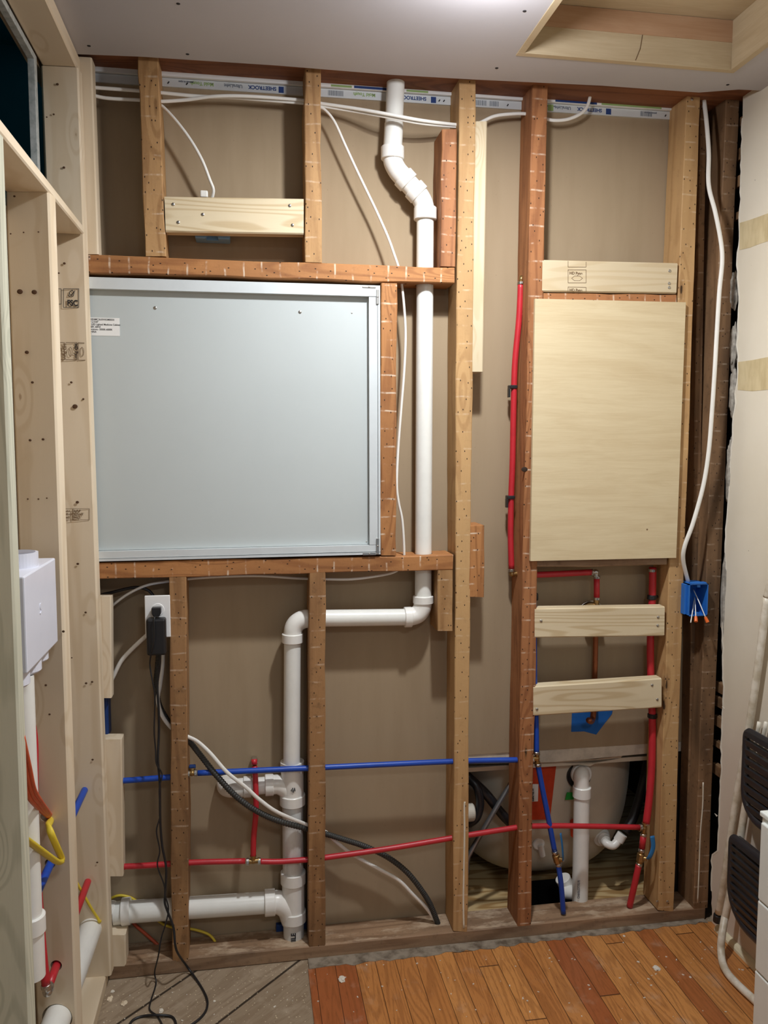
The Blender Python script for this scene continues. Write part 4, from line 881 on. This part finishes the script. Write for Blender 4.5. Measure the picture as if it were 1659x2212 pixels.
# yellow / orange cables in the left wall and at the plate
cable('yellow_cable', [Px(30, 1795, -0.425), Px(61, 1817, -0.418), Px(95, 1842, -0.408), Px(122, 1861, -0.400), Px(131, 1862, -0.399), Px(132, 1852, -0.400), Px(122, 1828, -0.403), Px(110, 1800, -0.410), Px(105, 1783, -0.420), Px(110, 1769, -0.435), Vector((-0.447, -0.36, 0.665))], 0.0075, M_CABLEY, 'yellow cable bent sharply through a hole in the left wall stud', flat=0.7, sub=8, fdir=(0, 1, 0))
ob = empty('orange_cable', (-0.45, -0.6, 0.7), 'bundle of orange cables entering a hole in the left wall stud', 'cable')
for k in range(3):
    dx = Vector((0.004*(k-1), 0, 0.005*(k-1)))
    bm = NB(); tube(bm, spline([Px(42, 1600, -0.404)+dx*1.5, Px(57, 1668, -0.404)+dx*1.5, Px(68, 1713, -0.404)+dx*1.3, Px(84, 1737, -0.408)+dx, Px(97, 1752, -0.422)+dx*0.8, Px(108, 1762, -0.440)+dx*0.4, Vector((-0.448, -0.36, 0.663))+dx*0.3], 8), 0.0042, 10)
    obj('strand', bm, M_CABLEO, ob, smooth=True)
cable('yellow_cable', [(150, 1872, -0.10), (166, 1907, -0.085), (182, 1935, -0.072), (196, 1960, -0.062), (206, 1976, -0.052), (211, 1983, -0.048), Vector((-0.405, -0.042, 0.196)), Vector((-0.405, 0.0, 0.197)), (222, 1962, 0.05), (233, 1946, 0.095), (250, 1936, 0.096), (268, 1935, 0.096), (288, 1942, 0.096), (315, 1962, 0.096), (342, 1989, 0.096), (368, 2002, 0.09), (410, 2006, 0.085), (446, 2016, 0.08), (462, 2030, 0.07), (473, 2052, 0.065)], 0.0036, M_CABLEY, 'thin yellow cable curling behind the lower drain pipe to the bottom plate', sub=6)
cable('orange_cable', [(275, 1975, 0.096), (290, 1996, 0.096), (320, 2022, 0.09), (345, 2045, 0.08), (358, 2060, 0.07)], 0.0045, M_CABLEO, 'short orange cable slanting down behind the lower drain pipe', cat='cable')

# ------------------------------------------------------------------ outlet, adapter and cords
ol = empty('power_outlet', Py(340, 1330, -0.002), 'white wall outlet plate left of the lower brown stud', 'outlet')
a, c = Py(312, 1287, -0.006), Py(369, 1376, -0.006)
b = NB(); bx(b, (a.x, -0.0075, c.z), (c.x, -0.0015, a.z), 0.002); obj('outlet_plate', b, M_OUTLET, ol)
bb = Py(340, 1330, 0.03); b = NB(); bx(b, (bb.x-0.027, -0.0014, bb.z-0.045), (bb.x+0.020, 0.06, bb.z+0.045), 0.002); obj('outlet_box', b, M_BOXB, ol)
cR = Py(341, 1317, -0.0076); b = NB(); cyl(b, cR+Vector((0, 0.002, 0)), cR+Vector((0, -0.0015, 0)), 0.0165, 36, 0.0006); obj('receptacle', b, M_OUTLET, ol)
cR2 = Py(341, 1352, -0.0076); b = NB(); cyl(b, cR2+Vector((0, 0.002, 0)), cR2+Vector((0, -0.0015, 0)), 0.0165, 36, 0.0006); obj('receptacle', b, M_OUTLET, ol)
pl = Py(339, 1318, -0.012)
b = NB(); prism(b, [pl+Vector(v) for v in ((-0.012, 0, 0.010), (0.012, 0, 0.010), (0.012, 0, -0.006), (0.007, 0, -0.014), (-0.007, 0, -0.014), (-0.012, 0, -0.006))], (0, -0.020, 0)); bmesh.ops.bevel(b, geom=b.edges[:], offset=0.0015, segments=1, affect='EDGES')
plug = empty('electric_cord', pl, 'thin black cord with a plug in the upper outlet socket, falling to the floor', 'cord'); obj('plug', b, M_BLACK, plug)
ad = empty('power_adapter', Py(337, 1377, -0.02), 'black power adapter plugged into the outlet with its cord looping to the floor', 'adapter')
A, C = Py(315, 1338, -0.04), Py(359, 1416, -0.04)
b = NB(); bx(b, (A.x, -0.040, C.z), (C.x, -0.009, A.z), 0.006); obj('adapter_body', b, M_BLACK, ad)
def floorpt(px, py, z=0.003): return Pz(px, py, z)
P = [Vector((pl.x, -0.028, pl.z-0.012))] + [Py(*p) for p in [(333, 1338, -0.046), (334, 1375, -0.048), (330, 1400, -0.046), (325, 1420, -0.03), (324, 1440, -0.025), (330, 1475, -0.03), (334, 1500, -0.03), (334, 1540, -0.03), (333, 1580, -0.03), (336, 1620, -0.03), (338, 1650, -0.035), (350, 1673, -0.03), (344, 1705, -0.035), (346, 1760, -0.04), (338, 1795, -0.045), (345, 1837, -0.045), (340, 1870, -0.05), (354, 1910, -0.05), (357, 1935, -0.05), (364, 1963, -0.055), (358, 1995, -0.06), (348, 2028, -0.065), (342, 2065, -0.07)]] + [floorpt(334, 2100, 0.03), floorpt(337, 2125), floorpt(325, 2165), floorpt(324, 2182), floorpt(340, 2195), floorpt(352, 2216)]
b = NB(); tube(b, spline(P, 6), 0.0021, 8); obj('cord', b, M_BLACK, plug, smooth=True)
P = [Py(*p) for p in [(346, 1412, -0.03), (345, 1440, -0.02), (340, 1480, -0.015), (343, 1540, -0.02), (343, 1590, -0.02), (341, 1640, -0.03), (345, 1690, -0.03), (346, 1768, -0.03), (350, 1825, -0.035), (359, 1876, -0.04), (357, 1927, -0.045), (356, 1950, -0.05), (364, 1974, -0.055), (375, 2005, -0.06)]] + [Py(381, 2052, -0.07), floorpt(405, 2089, 0.02), floorpt(429, 2123), floorpt(446, 2155), floorpt(447, 2177), floorpt(435, 2197), floorpt(410, 2216), floorpt(370, 2240), floorpt(330, 2250), floorpt(280, 2232), floorpt(283, 2208), floorpt(305, 2196), floorpt(338, 2193, 0.008), floorpt(370, 2196), floorpt(380, 2212), floorpt(378, 2235)]
b = NB(); tube(b, spline(P, 6), 0.0032, 8); obj('cord', b, M_BLACK, ad, smooth=True)
# blue device and boxes
b = NB(); a = Py(222, 1508, 0.05); c = Py(236, 1592, 0.05); bx(b, (a.x-0.05, 0.04, c.z), (c.x, 0.095, a.z+0.02), 0.006); o = obj('electrical_box', b, M_NAVY); tag(o, 'navy blue electrical box in the left corner between two pine blocks', 'box')
a, c = Py(421, 500, 0.045), Py(497, 518, 0.045)
b = NB(); bx(b, (a.x, 0.040, c.z), (c.x, 0.095, a.z+0.04), 0.003); o = obj('electrical_box', b, M_BOXL); tag(o, 'light blue electrical box tucked under the bold-grained blocking board', 'box')
cutholes(o, [((a.x+0.045, 0.02, c.z), (a.x+0.045, 0.06, c.z), 0.016)])
# blue outlet box at right with wires
bo = empty('switch_box', Py(1502, 1290, 0.0), 'blue plastic electrical box with capped wires on the corner stud', 'box')
T1, T2 = Py(1489, 1262, -0.030), Py(1528, 1330, -0.030); bw, bh = T2.x-T1.x, T1.z-T2.z
x0, x1, z0, z1 = T1.x, T2.x, T2.z, T1.z
b = NB(); t = 0.003
bx(b, (x0, -0.030, z0), (x0+t, 0.035, z1)); bx(b, (x1-t, -0.030, z0), (x1, 0.035, z1)); bx(b, (x0, -0.030, z0), (x1, 0.035, z0+t)); bx(b, (x0, -0.030, z1-t), (x1, 0.035, z1)); bx(b, (x0, 0.032, z0), (x1, 0.035, z1))
bx(b, (x0-0.008, -0.020, z0+0.004), (x0, 0.030, z1-0.002), 0.001); bx(b, (x0+0.005, -0.034, z1-0.001), (x1-0.008, -0.018, z1+0.005), 0.001); bx(b, ((x0+x1)/2-0.005, -0.030, z1-0.010), ((x0+x1)/2+0.005, -0.01, z1-t)); bx(b, ((x0+x1)/2-0.005, -0.030, z0+t), ((x0+x1)/2+0.005, -0.01, z0+0.010))
obj('box_body', b, M_BOXB, bo)
for k, (p, e) in enumerate((([(1497, 1272, 0.02), (1510, 1300, -0.02), (1524, 1334, -0.045)], (1529, 1345)), ([(1500, 1290, 0.02), (1502, 1310, -0.01), (1503, 1333, -0.040)], (1503.5, 1346)), ([(1499, 1296, 0.02), (1496, 1320, -0.02), (1492, 1345, -0.045)], None))):
    P = [Py(*q) for q in p]; b = NB(); tube(b, spline(P, 6), 0.0015, 8); w = obj('wire', b, M_CABLE, bo, smooth=True)
    if e:
        d = (Py(*e, -0.05)-P[-1]).normalized(); b = NB(); cyl(b, P[-1]-d*0.002, P[-1]+d*0.015, 0.0040, 12, 0.0005, 0.0054); obj('wire_connector', b, M_ORANGE, w)

# ------------------------------------------------------------------ drywall edge tape strip with print
dt = empty('drywall_edge_strip', (0.45, 0.095, 2.42), 'white printed drywall edge showing along the top of the back wall', 'drywall')
zz = lambda x: 2.4225 + (x+0.38)*0.004
segs = [(-0.45, 1.345)]
for x0_, x1_ in segs:
    b = NB(); prism(b, [(x0_, 0.0935, zz(x0_)), (x1_, 0.0935, zz(x1_)), (x1_, 0.0935, zz(x1_)+0.0215), (x0_, 0.0935, zz(x0_)+0.0215)], (0, 0.0062, 0)); lowb = obj('edge_tape', b, M_ALU, dt)
    b = NB(); prism(b, [(x0_, 0.084, zz(x0_)+0.0230), (x1_, 0.084, zz(x1_)+0.0230), (x1_, 0.084, 2.4573), (x0_, 0.084, 2.4573)], (0, 0.0158, 0)); obj('edge_tape', b, M_PAPER, dt)
YT = 0.0932
def ustext(s_, px, py, size, mat, sx=1.0, bold=0.0003): # upside-down print; px,py = right end of the print
    p = Py(px, py, YT); text(lowb, s_, size, p, mat, rot=(PI/2, PI, 0), sx=sx, bold=bold)
def zmid(x): return zz(x)+0.0165
def us2(s_, px, size, mat, sx=1.0, bold=0.0004):
    x = Py(px, 200, YT).x; text(lowb, s_, size, (x, YT, zmid(x)), mat, rot=(PI/2, PI, 0), sx=sx, bold=bold)
for px in (597, 921, 1301): us2('SHEETROCK', px, 0.0135, M_BLUEINK, 1.0)
for px in (524, 1234): us2('UltraLight', px, 0.012, M_GREYINK, 1.0)
for px in (462, 811): us2('Mold Tough', px, 0.0125, M_GREENINK, 1.0)
for px in (418, 868, 1200, 1420): us2('panneau de gypse', px, 0.006, M_GREYINK, 0.9)
bars = NB(); blu = NB(); grn = NB()
def strip_rect(bm, px0, px1, f0=0.15, f1=0.85, yt=YT, up=False):
    xa, xb = Py(px0, 200, yt).x, Py(px1, 200, yt).x
    za_ = (zz(xa)+0.0215*f0) if not up else zz(xa)+0.0235+0.009*f0; zb_ = (zz(xa)+0.0215*f1) if not up else zz(xa)+0.0235+0.009*f1
    prism(bm, [(xa, yt-0.0003, za_), (xb, yt-0.0003, za_), (xb, yt-0.0003, zb_), (xa, yt-0.0003, zb_)], (0, 0.0004, 0))
for (s0, s1) in ((709, 742), (1027, 1050), (1058, 1078), (1385, 1408)):
    x = s0; bars = NB()
    while x < s1: w = rr.uniform(0.6, 1.6); strip_rect(bars, x, x+w, 0.2, 0.85); x += w+rr.uniform(0.6, 1.4)
    obj('barcode', bars, M_GREYINK, dt)
def prect(nm, mat, *a):
    q_ = NB(); strip_rect(q_, *a); obj(nm, q_, mat, dt)
for s0 in (602, 931, 1310): prect('blue_print', M_BLUEINK, s0, s0+11, 0.12, 0.88)
for (s0, s1) in ((765, 835), (1200, 1290)): prect('blue_print', M_BLUEINK, s0, s1, 0.1, 0.8, 0.0838, True)
for (s0, s1) in ((878, 925), (715, 760), (1300, 1430)): prect('green_print', M_GREENINK, s0, s1, 0.1, 0.7, 0.0838, True)
for (s0, s1) in ((1184, 1196),): prect('green_print', M_GREENINK, s0, s1, 0.1, 0.9)

for px in (612, 940, 1320):
    us2('USG', px, 0.009, M_PAPER, 0.55)
for px in (363, 403, 948, 958, 1096, 1438): 
    x = Py(px, 200, YT).x; strokes(dt, [[(x, YT-0.0002, zz(x)+0.008), (x+0.003, YT-0.0002, zz(x)+0.012)]], 0.003, M_INK, 'dot')

# ------------------------------------------------------------------ plaster lumps, lath ends, debris
def lump(px0, py0, px1, py1, x, label, seed):
    b = NB(); a = Px(px0, py0, x); c = Px(px1, py1, x); m = (a+c)/2; hz = abs(a.z-c.z)/2
    bmesh.ops.create_icosphere(b, subdivisions=4, radius=1)
    for v in b.verts:
        n = mnoise.noise(v.co*2.2+Vector((seed*5, 0, 0)))*0.35 + mnoise.noise(v.co*7+Vector((seed, 3, 0)))*0.12
        v.co = v.co*(1+n); v.co = Vector((x+0.004+v.co.x*0.010, m.y+v.co.y*0.014, m.z+v.co.z*hz))
    tag(obj('plaster_lump', b, M_PLAST, smooth=True), label, 'plaster', 'plaster lumps in the wall gap')
lump(1583, 592, 1583, 668, 1.402, 'grey plaster lump in the corner gap beside the cable, highest of them', 1)
lump(1583, 700, 1583, 800, 1.402, 'long grey plaster lump in the corner gap, second from the top', 2)
lump(1582, 795, 1582, 905, 1.402, 'rough grey plaster lump beside the lower joint tape', 3)
lump(1576, 945, 1574, 1090, 1.402, 'thin grey plaster ridge at mid height of the torn wall edge', 4)
lump(1565, 1180, 1563, 1400, 1.402, 'long thin grey plaster ridge beside the blue switch box', 5)
for i, py in enumerate([262, 330, 388, 462, 1486, 1518, 1561, 1612, 1668]):
    up_ = py < 1000
    p = Px(1600 if up_ else 1555, py, 1.415); w_ = rr.uniform(0.010, 0.019)
    b = NB(); bx(b, (1.414, -0.034+rr.uniform(-0.012, 0.004), p.z-w_), (1.430, 0.03, p.z+w_*0.9), 0.002)
    o = obj('lath_end', b, MW['dark'], None, Matrix.Translation((1.414, 0, p.z)) @ Matrix.Rotation(PI/2, 4, 'Y'))
    tag(o, 'broken lath end by the torn wall, %s of %s' % ((['highest', 'second', 'third', 'lowest'][i], 'four near the ceiling') if up_ else (['highest', 'second', 'middle', 'fourth', 'lowest'][i-4], 'five level with the chair')), 'lath', 'upper lath ends' if up_ else 'lower lath ends')
b = NB()   # dusty mortar strip at the foot of the bottom plate
rq = random.Random(5); top = []; bot = []
for k in range(60):
    x = 0.155+k*(1.23/59); top.append(Vector((x, -0.001, 0.001))); bot.append(Vector((x, -0.050+0.030*(x-0.15)/1.2+rq.uniform(-0.007, 0.006), 0.001)))
prism(b, top+bot[::-1], (0, 0, 0.0042)); tag(obj('mortar_strip', b, M_GREYW, None, I4), 'crumbly grey mortar line between the bottom plate and oak floor', 'debris', kind='stuff')
chips = [(739, 2116, 0.0095, 'pale plaster chip on the oak boards below the lower stud'), (1418, 2092, 0.0085, 'pale plaster chip on the oak boards near the right corner'),
         (1491, 2111, 0.003, 'tiny pale crumb right of the right-hand plaster chip'), (1379, 2078, 0.003, 'tiny white sliver left of the right-hand plaster chip'), (1348, 2022, 0.003, 'tiny white crumb by the mortar line in front of the valve bay'),
         (238, 2158, 0.0075, 'brown wood chip on the subfloor in the left corner'), (268, 2168, 0.008, 'curled wood chip on the subfloor beside the left chip'), (243, 2142, 0.005, 'small pale shaving on the subfloor in the left corner'),
         (348, 2184, 0.006, 'white crumb on the subfloor beside the black cord'), (463, 2163, 0.003, 'tiny white crumb on the subfloor right of the cord loop')]
for k, (px, py, s_, lab) in enumerate(chips):
    p = Pz(px, py, 0.004 if px > 650 else 0.0); b = NB(); bmesh.ops.create_icosphere(b, subdivisions=3, radius=1)
    for v in b.verts:
        n = mnoise.noise(v.co*1.7+Vector((k*7, 0, 0)))*0.5; v.co = v.co*(1+n); v.co = p+Vector((v.co.x*s_, v.co.y*s_*1.3, max(-0.25, v.co.z)*s_*0.45+s_*0.12))
    tag(obj('wood_chip' if 'chip on the sub' in lab or 'shaving' in lab or 'curled' in lab else 'plaster_chip', b, MW['new'] if 'wood' in lab else M_CHIP), lab, 'chip')
b = NB(); rq = random.Random(11)
for k in range(150):
    x = rq.uniform(-0.38, 1.36); y = -0.05-abs(rq.gauss(0, 0.22)); s_ = rq.uniform(0.0006, 0.0018)
    z = 0.004 if x > 0.155 else 0.0
    ang = rq.uniform(0, PI); u = Vector((math.cos(ang), math.sin(ang), 0))*s_*rq.uniform(1, 2.5); w = Vector((-math.sin(ang), math.cos(ang), 0))*s_
    c = Vector((x, y, z)); prism(b, [c-u-w, c+u-w*0.6, c+u*0.8+w, c-u*0.7+w], (0, 0, s_))
tag(obj('plaster_crumbs', b, M_CHIP, None, I4), 'fine white plaster crumbs scattered over the floor boards', 'debris', kind='stuff')

# ------------------------------------------------------------------ bathtub beyond the wall
tb = empty('bathtub', (0.98, 0.5, 0.0), 'cream bathtub shell seen from behind through the open wall', 'bathtub')
b = NB(); nz, na = 26, 64; rings = []
cx, cyb = 0.985, 0.56
for i in range(nz+1):
    t = i/nz; s_ = (1-t**3.0)**(1/2.6) if t < 1 else 0.0
    z = 0.475-0.455*t; aw = 0.10+0.235*s_ if t < 1 else 0.0; ad_ = 0.16+0.24*s_ if t < 1 else 0.0
    aw *= (1.0 if t < 0.999 else 0); ad_ *= (1.0 if t < 0.999 else 0)
    ring_ = []
    for k in range(na):
        a = 2*PI*k/na; e = 0.75; ca, sa = math.cos(a), math.sin(a)
        ring_.append(b.verts.new((cx+aw*math.copysign(abs(ca)**e, ca), cyb+ad_*math.copysign(abs(sa)**e, sa), z)))
    rings.append(ring_)
for r_, s_ in zip(rings[:-1], rings[1:-1]):
    for k in range(na): b.faces.new((r_[k], r_[(k+1) % na], s_[(k+1) % na], s_[k]))
b.faces.new(rings[-2]); b.faces.new(rings[0][::-1])
for v in rings[-1]: b.verts.remove(v)
obj('tub_shell', b, M_TUB, tb, smooth=True)
b = NB(); prism(b, [Py(x, y, 0.103) for x, y in [(1000, 1621), (1100, 1615), (1200, 1610), (1300, 1605), (1478, 1597), (1478, 1622), (1385, 1629), (1330, 1634), (1200, 1646), (1000, 1650)]], (0, 0.02, 0)); obj('tub_flange', b, M_TRIM, tb)
b = NB(); bx(b, (0.62, 0.125, 0.472), (1.34, 0.9, 0.485)); obj('tub_deck', b, M_TUB, tb)
b = NB(); prism(b, [Py(x, y, 0.125) for x, y in [(1160, 1636), (1285, 1640), (1345, 1632), (1340, 1638), (1290, 1647), (1275, 1655), (1215, 1648), (1160, 1650)]], (0, 0.03, 0)); obj('fibre_lip', b, M_TUB, tb)
b = NB(); c = Py(1252, 1678, 0.15); cyl(b, c, c+Vector((0, 0.05, 0)), 0.040, 40, 0.002); obj('overflow_gasket', b, M_BLACK, tb)
b = NB(); c = Py(1257, 1674, 0.14); cyl(b, c, c+Vector((0, 0.02, 0)), 0.034, 40, 0.002); obj('overflow_plate', b, M_CPL, tb)
elbow(tb, [Py(1258, 1672, 0.150), Py(1257, 1672, 0.125), Py(1256, 1680, 0.112), Py(1256, 1700, 0.110)], 0.0235)
coupling(tb, Py(1257, 1710, 0.110), (0, 0, 1), 0.0285, 0.034)
tp_ = pvc(tb, Py(1257, 1712, 0.110), Vector((Py(1257, 1712, 0.110).x+0.002, 0.110, -0.12)), 0.0248, M_PVC, 'overflow_pipe')
text(tp_, 'CHARLOTTE PI', 0.011, Vector((Py(1257, 1712, 0.11).x-0.010, 0.0865, 0.055)), M_GREYINK, rot=(PI/2, -PI/2, 0), bold=0.0002, sx=0.8)
pvc(tb, Py(1215, 1925, 0.16), Py(1252, 1930, 0.125), 0.022, M_CPL, 'drain_elbow'); coupling(tb, Py(1222, 1910, 0.17), (0.5, 0, -1), 0.025, 0.05)
# sticker, tape, jets
def patch(parent, name, pts, y, mat, th=0.002): 
    bb_ = NB(); prism(bb_, [Py(*p, y) for p in pts], (0, th, 0)); return obj(name, bb_, mat, parent)
ol_ = patch(tb, 'orange_label', [(1120, 1652), (1202, 1650), (1188, 1770), (1120, 1772)], 0.150, M_ORLAB, 0.004)
wl_ = patch(ol_, 'white_label', [(1148, 1694), (1163, 1694), (1162, 1731), (1148, 1732)], 0.1485, M_PAPER, 0.001)
text(wl_, 'INSPECTED BY', 0.0065, Py(1153, 1731, 0.1482), M_INK, rot=(PI/2, -PI/2, 0), bold=0.0003)
patch(tb, 'green_tape', [(1225, 1712), (1240, 1712), (1240, 1727), (1221, 1728)], 0.148, M_GTAPE)
patch(tb, 'orange_tape', [(1232, 1772), (1240, 1768), (1240, 1812), (1233, 1806)], 0.16, M_ORLAB)
jt = Py(1302, 1810, 0.20)
b = NB(); cyl(b, jt, jt+Vector((-0.01, 0.06, 0)), 0.030, 28, 0.004); cyl(b, jt+Vector((0, -0.014, 0)), jt, 0.022, 24, 0.003); cyl(b, jt+Vector((0, -0.026, 0)), jt, 0.017, 24, 0.003); obj('jet', b, M_CPL, tb)
elbow(tb, [jt+Vector((0, -0.02, 0)), Py(1310, 1822, 0.16), Py(1325, 1826, 0.15), Py(1338, 1812, 0.155)], 0.013, M_CPL)
coupling(tb, Py(1340, 1809, 0.155), Py(1347, 1797, 0.155)-Py(1336, 1815, 0.155), 0.0165, 0.028)
jt2 = Py(1160, 1818, 0.20); b = NB(); cyl(b, jt2, jt2+Vector((0, 0.06, 0)), 0.030, 28, 0.004); cyl(b, jt2+Vector((0, -0.02, 0)), jt2, 0.02, 24, 0.003); cyl(b, jt2+Vector((0.004, -0.02, 0)), jt2+Vector((0.012, -0.02, -0.04)), 0.010, 16, 0.002); obj('jet', b, M_CPL, tb)
def hose(pts, r, mat, name, label=None, parent=None):
    bm = NB(); tube(bm, spline([Py(*p) for p in pts], 8), r, 16); o = obj(name, bm, mat, parent, smooth=True)
    if label: tag(o, label, 'hose')
    return o
hose([(1350, 1797, 0.155), (1368, 1765, 0.17), (1382, 1720, 0.2), (1392, 1680, 0.22), (1400, 1640, 0.25)], 0.0150, M_BLACK, 'jet_hose', 'black hose rising at the right side of the tub shell')
hose([(985, 1652, 0.2), (1015, 1682, 0.17), (1050, 1715, 0.16), (1090, 1765, 0.16), (1130, 1800, 0.17)], 0.0150, M_BLACK, 'jet_hose', 'black hose slanting down across the left side of the tub shell')
hose([(1012, 1680, 0.17), (1030, 1700, 0.15), (1037, 1735, 0.15), (1030, 1765, 0.15), (1012, 1780, 0.16)], 0.013, M_BLACK, 'jet_hose', 'black hose bending down beside the long golden stud')
b = NB(); c = Py(1010, 1755, 0.16); cyl(b, c+Vector((-0.05, 0, 0)), c+Vector((0.02, 0, 0)), 0.028, 28, 0.004); tag(obj('pump_fitting', b, M_TRIM), 'cream pump fitting beside the black hoses at the left of the tub', 'fitting')
hose([(1105, 1690, 0.14), (1060, 1765, 0.13), (1018, 1838, 0.125), (1010, 1858, 0.125), (1008, 1885, 0.125)], 0.0078, M_METC, 'metal_conduit', None)
tag(bpy.data.objects['metal_conduit'], 'grey metal conduit slanting across in front of the tub', 'conduit')
b = NB(); bx(b, (0.60, 0.60, 0.07), (0.80, 0.64, 0.105), 0.002); tag(obj('tub_support', b, MW['new']), 'pale timber support under the left side of the tub', 'timber')

# ------------------------------------------------------------------ folding chair leaning at the right wall
ch = empty('folding_chair', (1.35, -0.25, 0.004), 'folded chair with chipped cream tubes and black slatted seat, leaning on the right wall', 'chair')
CX = 1.378; TR_ = 0.0105
def ctube(pts, r=TR_, x=CX, mat=None, name='tube_leg'):
    bm = NB(); tube(bm, spline([Px(p[0], p[1], p[2] if len(p) > 2 else x) for p in pts], 8), r, 16); return obj(name, bm, mat or M_CHAIRT, ch, smooth=True)
tt_ = Px(1657, 1290, CX)
bm = NB(); tube(bm, spline([tt_, tt_+Vector((0, -0.02, 0.05)), tt_+Vector((0, -0.06, 0.075)), tt_+Vector((0, -0.36, 0.075)), tt_+Vector((0, -0.40, 0.05)), tt_+Vector((0, -0.42, 0.0)), tt_+Vector((-0.02, -0.42, -0.5)), Vector((CX-0.03, tt_.y-0.42, 0.02))], 8), TR_, 16); obj('top_frame', bm, M_CHAIRT, ch, smooth=True)
ctube([(1657, 1290), (1643, 1400), (1620, 1560), (1597, 1690), (1580, 1795), (1566, 1890), (1552, 1972, 1.382)])
b = NB(); a = Px(1551, 1975, 1.382); a2 = Px(1549, 1991, 1.383); cyl(b, a, a2, 0.0125, 20, 0.002); obj('rubber_foot', b, M_BLACK, ch)
ctube([(1625, 1665, 1.372), (1610, 1745, 1.372), (1596, 1830, 1.368), (1580, 1915, 1.36), (1566, 1985, 1.352)] )
bm = NB(); tube(bm, spline([Px(1566, 1980, 1.352), Pz(1559.5, 2020, 0.075), Pz(1557.5, 2050, 0.040), Pz(1561, 2080, 0.0195), Pz(1573, 2104, 0.0150), Pz(1597, 2130, 0.0150), Pz(1627, 2158, 0.0150), Pz(1665, 2195, 0.0150), Pz(1720, 2250, 0.0150)], 8), TR_, 16); obj('tube_foot', bm, M_CHAIRT, ch, smooth=True)
ctube([(1640, 1560, 1.385), (1622, 1660, 1.385), (1610, 1720, 1.385), (1598, 1800, 1.385)], 0.0055, name='thin_strut')
ctube([(1655, 1560, 1.385), (1634, 1665, 1.385), (1618, 1760, 1.385)], 0.0055, name='thin_strut')
def slatpanel(name, x, pyTL, yA, yB, z0, z1, rnd_, nslat, lean=0.0):
    """slatted black panel in a vertical plane: y from yA (far) to yB (near), z1 top, z0 bottom"""
    g_ = empty('slat', (x, yA, z0)); bpy.data.objects.remove(g_)
    bm = NB(); t = 0.016
    def pt(y, z, dx=0): return Vector((x+lean*(z-z1)+dx, y, z))
    # rounded outline frame
    out = []
    R = rnd_
    for (cy_, cz_, a0) in ((yA-0.02, z1-0.02, 90), ):
        pass
    path = []
    def arc(cy_, cz_, r, a0, a1, n=6):
        for k in range(n+1):
            a = math.radians(a0+(a1-a0)*k/n); path.append(pt(cy_+r*math.cos(a), cz_+r*math.sin(a)))
    arc(yA-0.02, z1-0.02, 0.02, 0, 90); arc(yB+0.02, z1-0.02, 0.02, 90, 180); arc(yB+R, z0+R, R, 180, 270); arc(yA-R, z0+R, R, 270, 360)
    path.append(path[0])
    tube(bm, path, 0.012, 10, flat=0.75, flatdir=(1, 0, 0))
    for k in range(nslat):
        z = z1-0.018-(z1-z0-0.03)*(k+0.5)/nslat
        yy_ = yA-0.008 if z > z0+R else yA-0.008-(R-math.sqrt(max(0, R*R-(z0+R-z)**2)))
        w_ = (z1-z0-0.03)/nslat*0.33
        prism(bm, [pt(yy_, z-w_, -0.006), pt(yy_, z+w_, -0.010), pt(yy_, z+w_, 0.004), pt(yy_, z-w_, 0.006)], (0, yB-yA+0.016, 0))
    prism(bm, [pt(yA-0.006, z1-0.012, -0.010), pt(yA-0.006, z1+0.002, -0.010), pt(yA-0.006, z1+0.002, 0.02), pt(yA-0.006, z1-0.012, 0.02)], (0, yB-yA+0.012, 0))
    o_ = obj(name, bm, M_SLAT, ch); smooth_by_angle(o_, 40); return o_
pb = Px(1613, 1578, 1.352); pb2 = Px(1618, 1740, 1.352)
slatpanel('backrest', 1.352, None, pb.y, pb.y-0.40, pb2.z-0.03, pb.z, 0.07, 8)
ps = Px(1582, 1806, 1.335); ps2 = Px(1592, 1965, 1.335)
slatpanel('seat', 1.335, None, ps.y, ps.y-0.40, ps2.z-0.03, ps.z, 0.09, 9)

# ------------------------------------------------------------------ white drawer unit at the right edge
dy = -0.74; dp = Py(1643, 1752, dy); dx0 = dp.x+0.003; dzt = dp.z-0.012
du = empty('drawer_unit', (dx0+0.15, dy-0.2, 0.004), 'white drawer unit standing at the lower right edge of view', 'drawers')
b = NB(); bx(b, (dx0, dy-0.42, 0.012), (dx0+0.29, dy, dzt), 0.004); obj('unit_body', b, M_DRAWER, du)
b = NB(); bx(b, (dx0-0.003, dy-0.425, dzt), (dx0+0.293, dy+0.004, dzt+0.012), 0.003); obj('unit_top', b, M_DRAWER, du)
zl_ = [dzt-0.004, Px(1636, 1933, dx0).z, Px(1629, 2082, dx0).z]; zl_.append(zl_[2]-(zl_[1]-zl_[2])); zl_.append(zl_[3]-(zl_[1]-zl_[2])); zl_.append(0.02)
for k in range(5):
    zh = zl_[k]-0.0015; zl = zl_[k+1]+0.0015
    if zh-zl < 0.045: continue
    b = NB(); bx(b, (dx0-0.010, dy-0.405, zl), (dx0-0.0005, dy-0.012, zh), 0.003); dr = obj('drawer', b, M_DRAWER, du)
    b = NB(); bx(b, (dx0-0.020, dy-0.27, zh-0.03), (dx0-0.0105, dy-0.15, zh-0.018), 0.003); obj('drawer_handle', b, M_DRAWER, dr)
for (fx, fy) in ((0.02, -0.02), (0.27, -0.02), (0.02, -0.40), (0.27, -0.40)):
    b = NB(); cyl(b, (dx0+fx, dy+fy, 0.004), (dx0+fx, dy+fy, 0.013), 0.012, 16); obj('foot', b, M_BLACK, du)
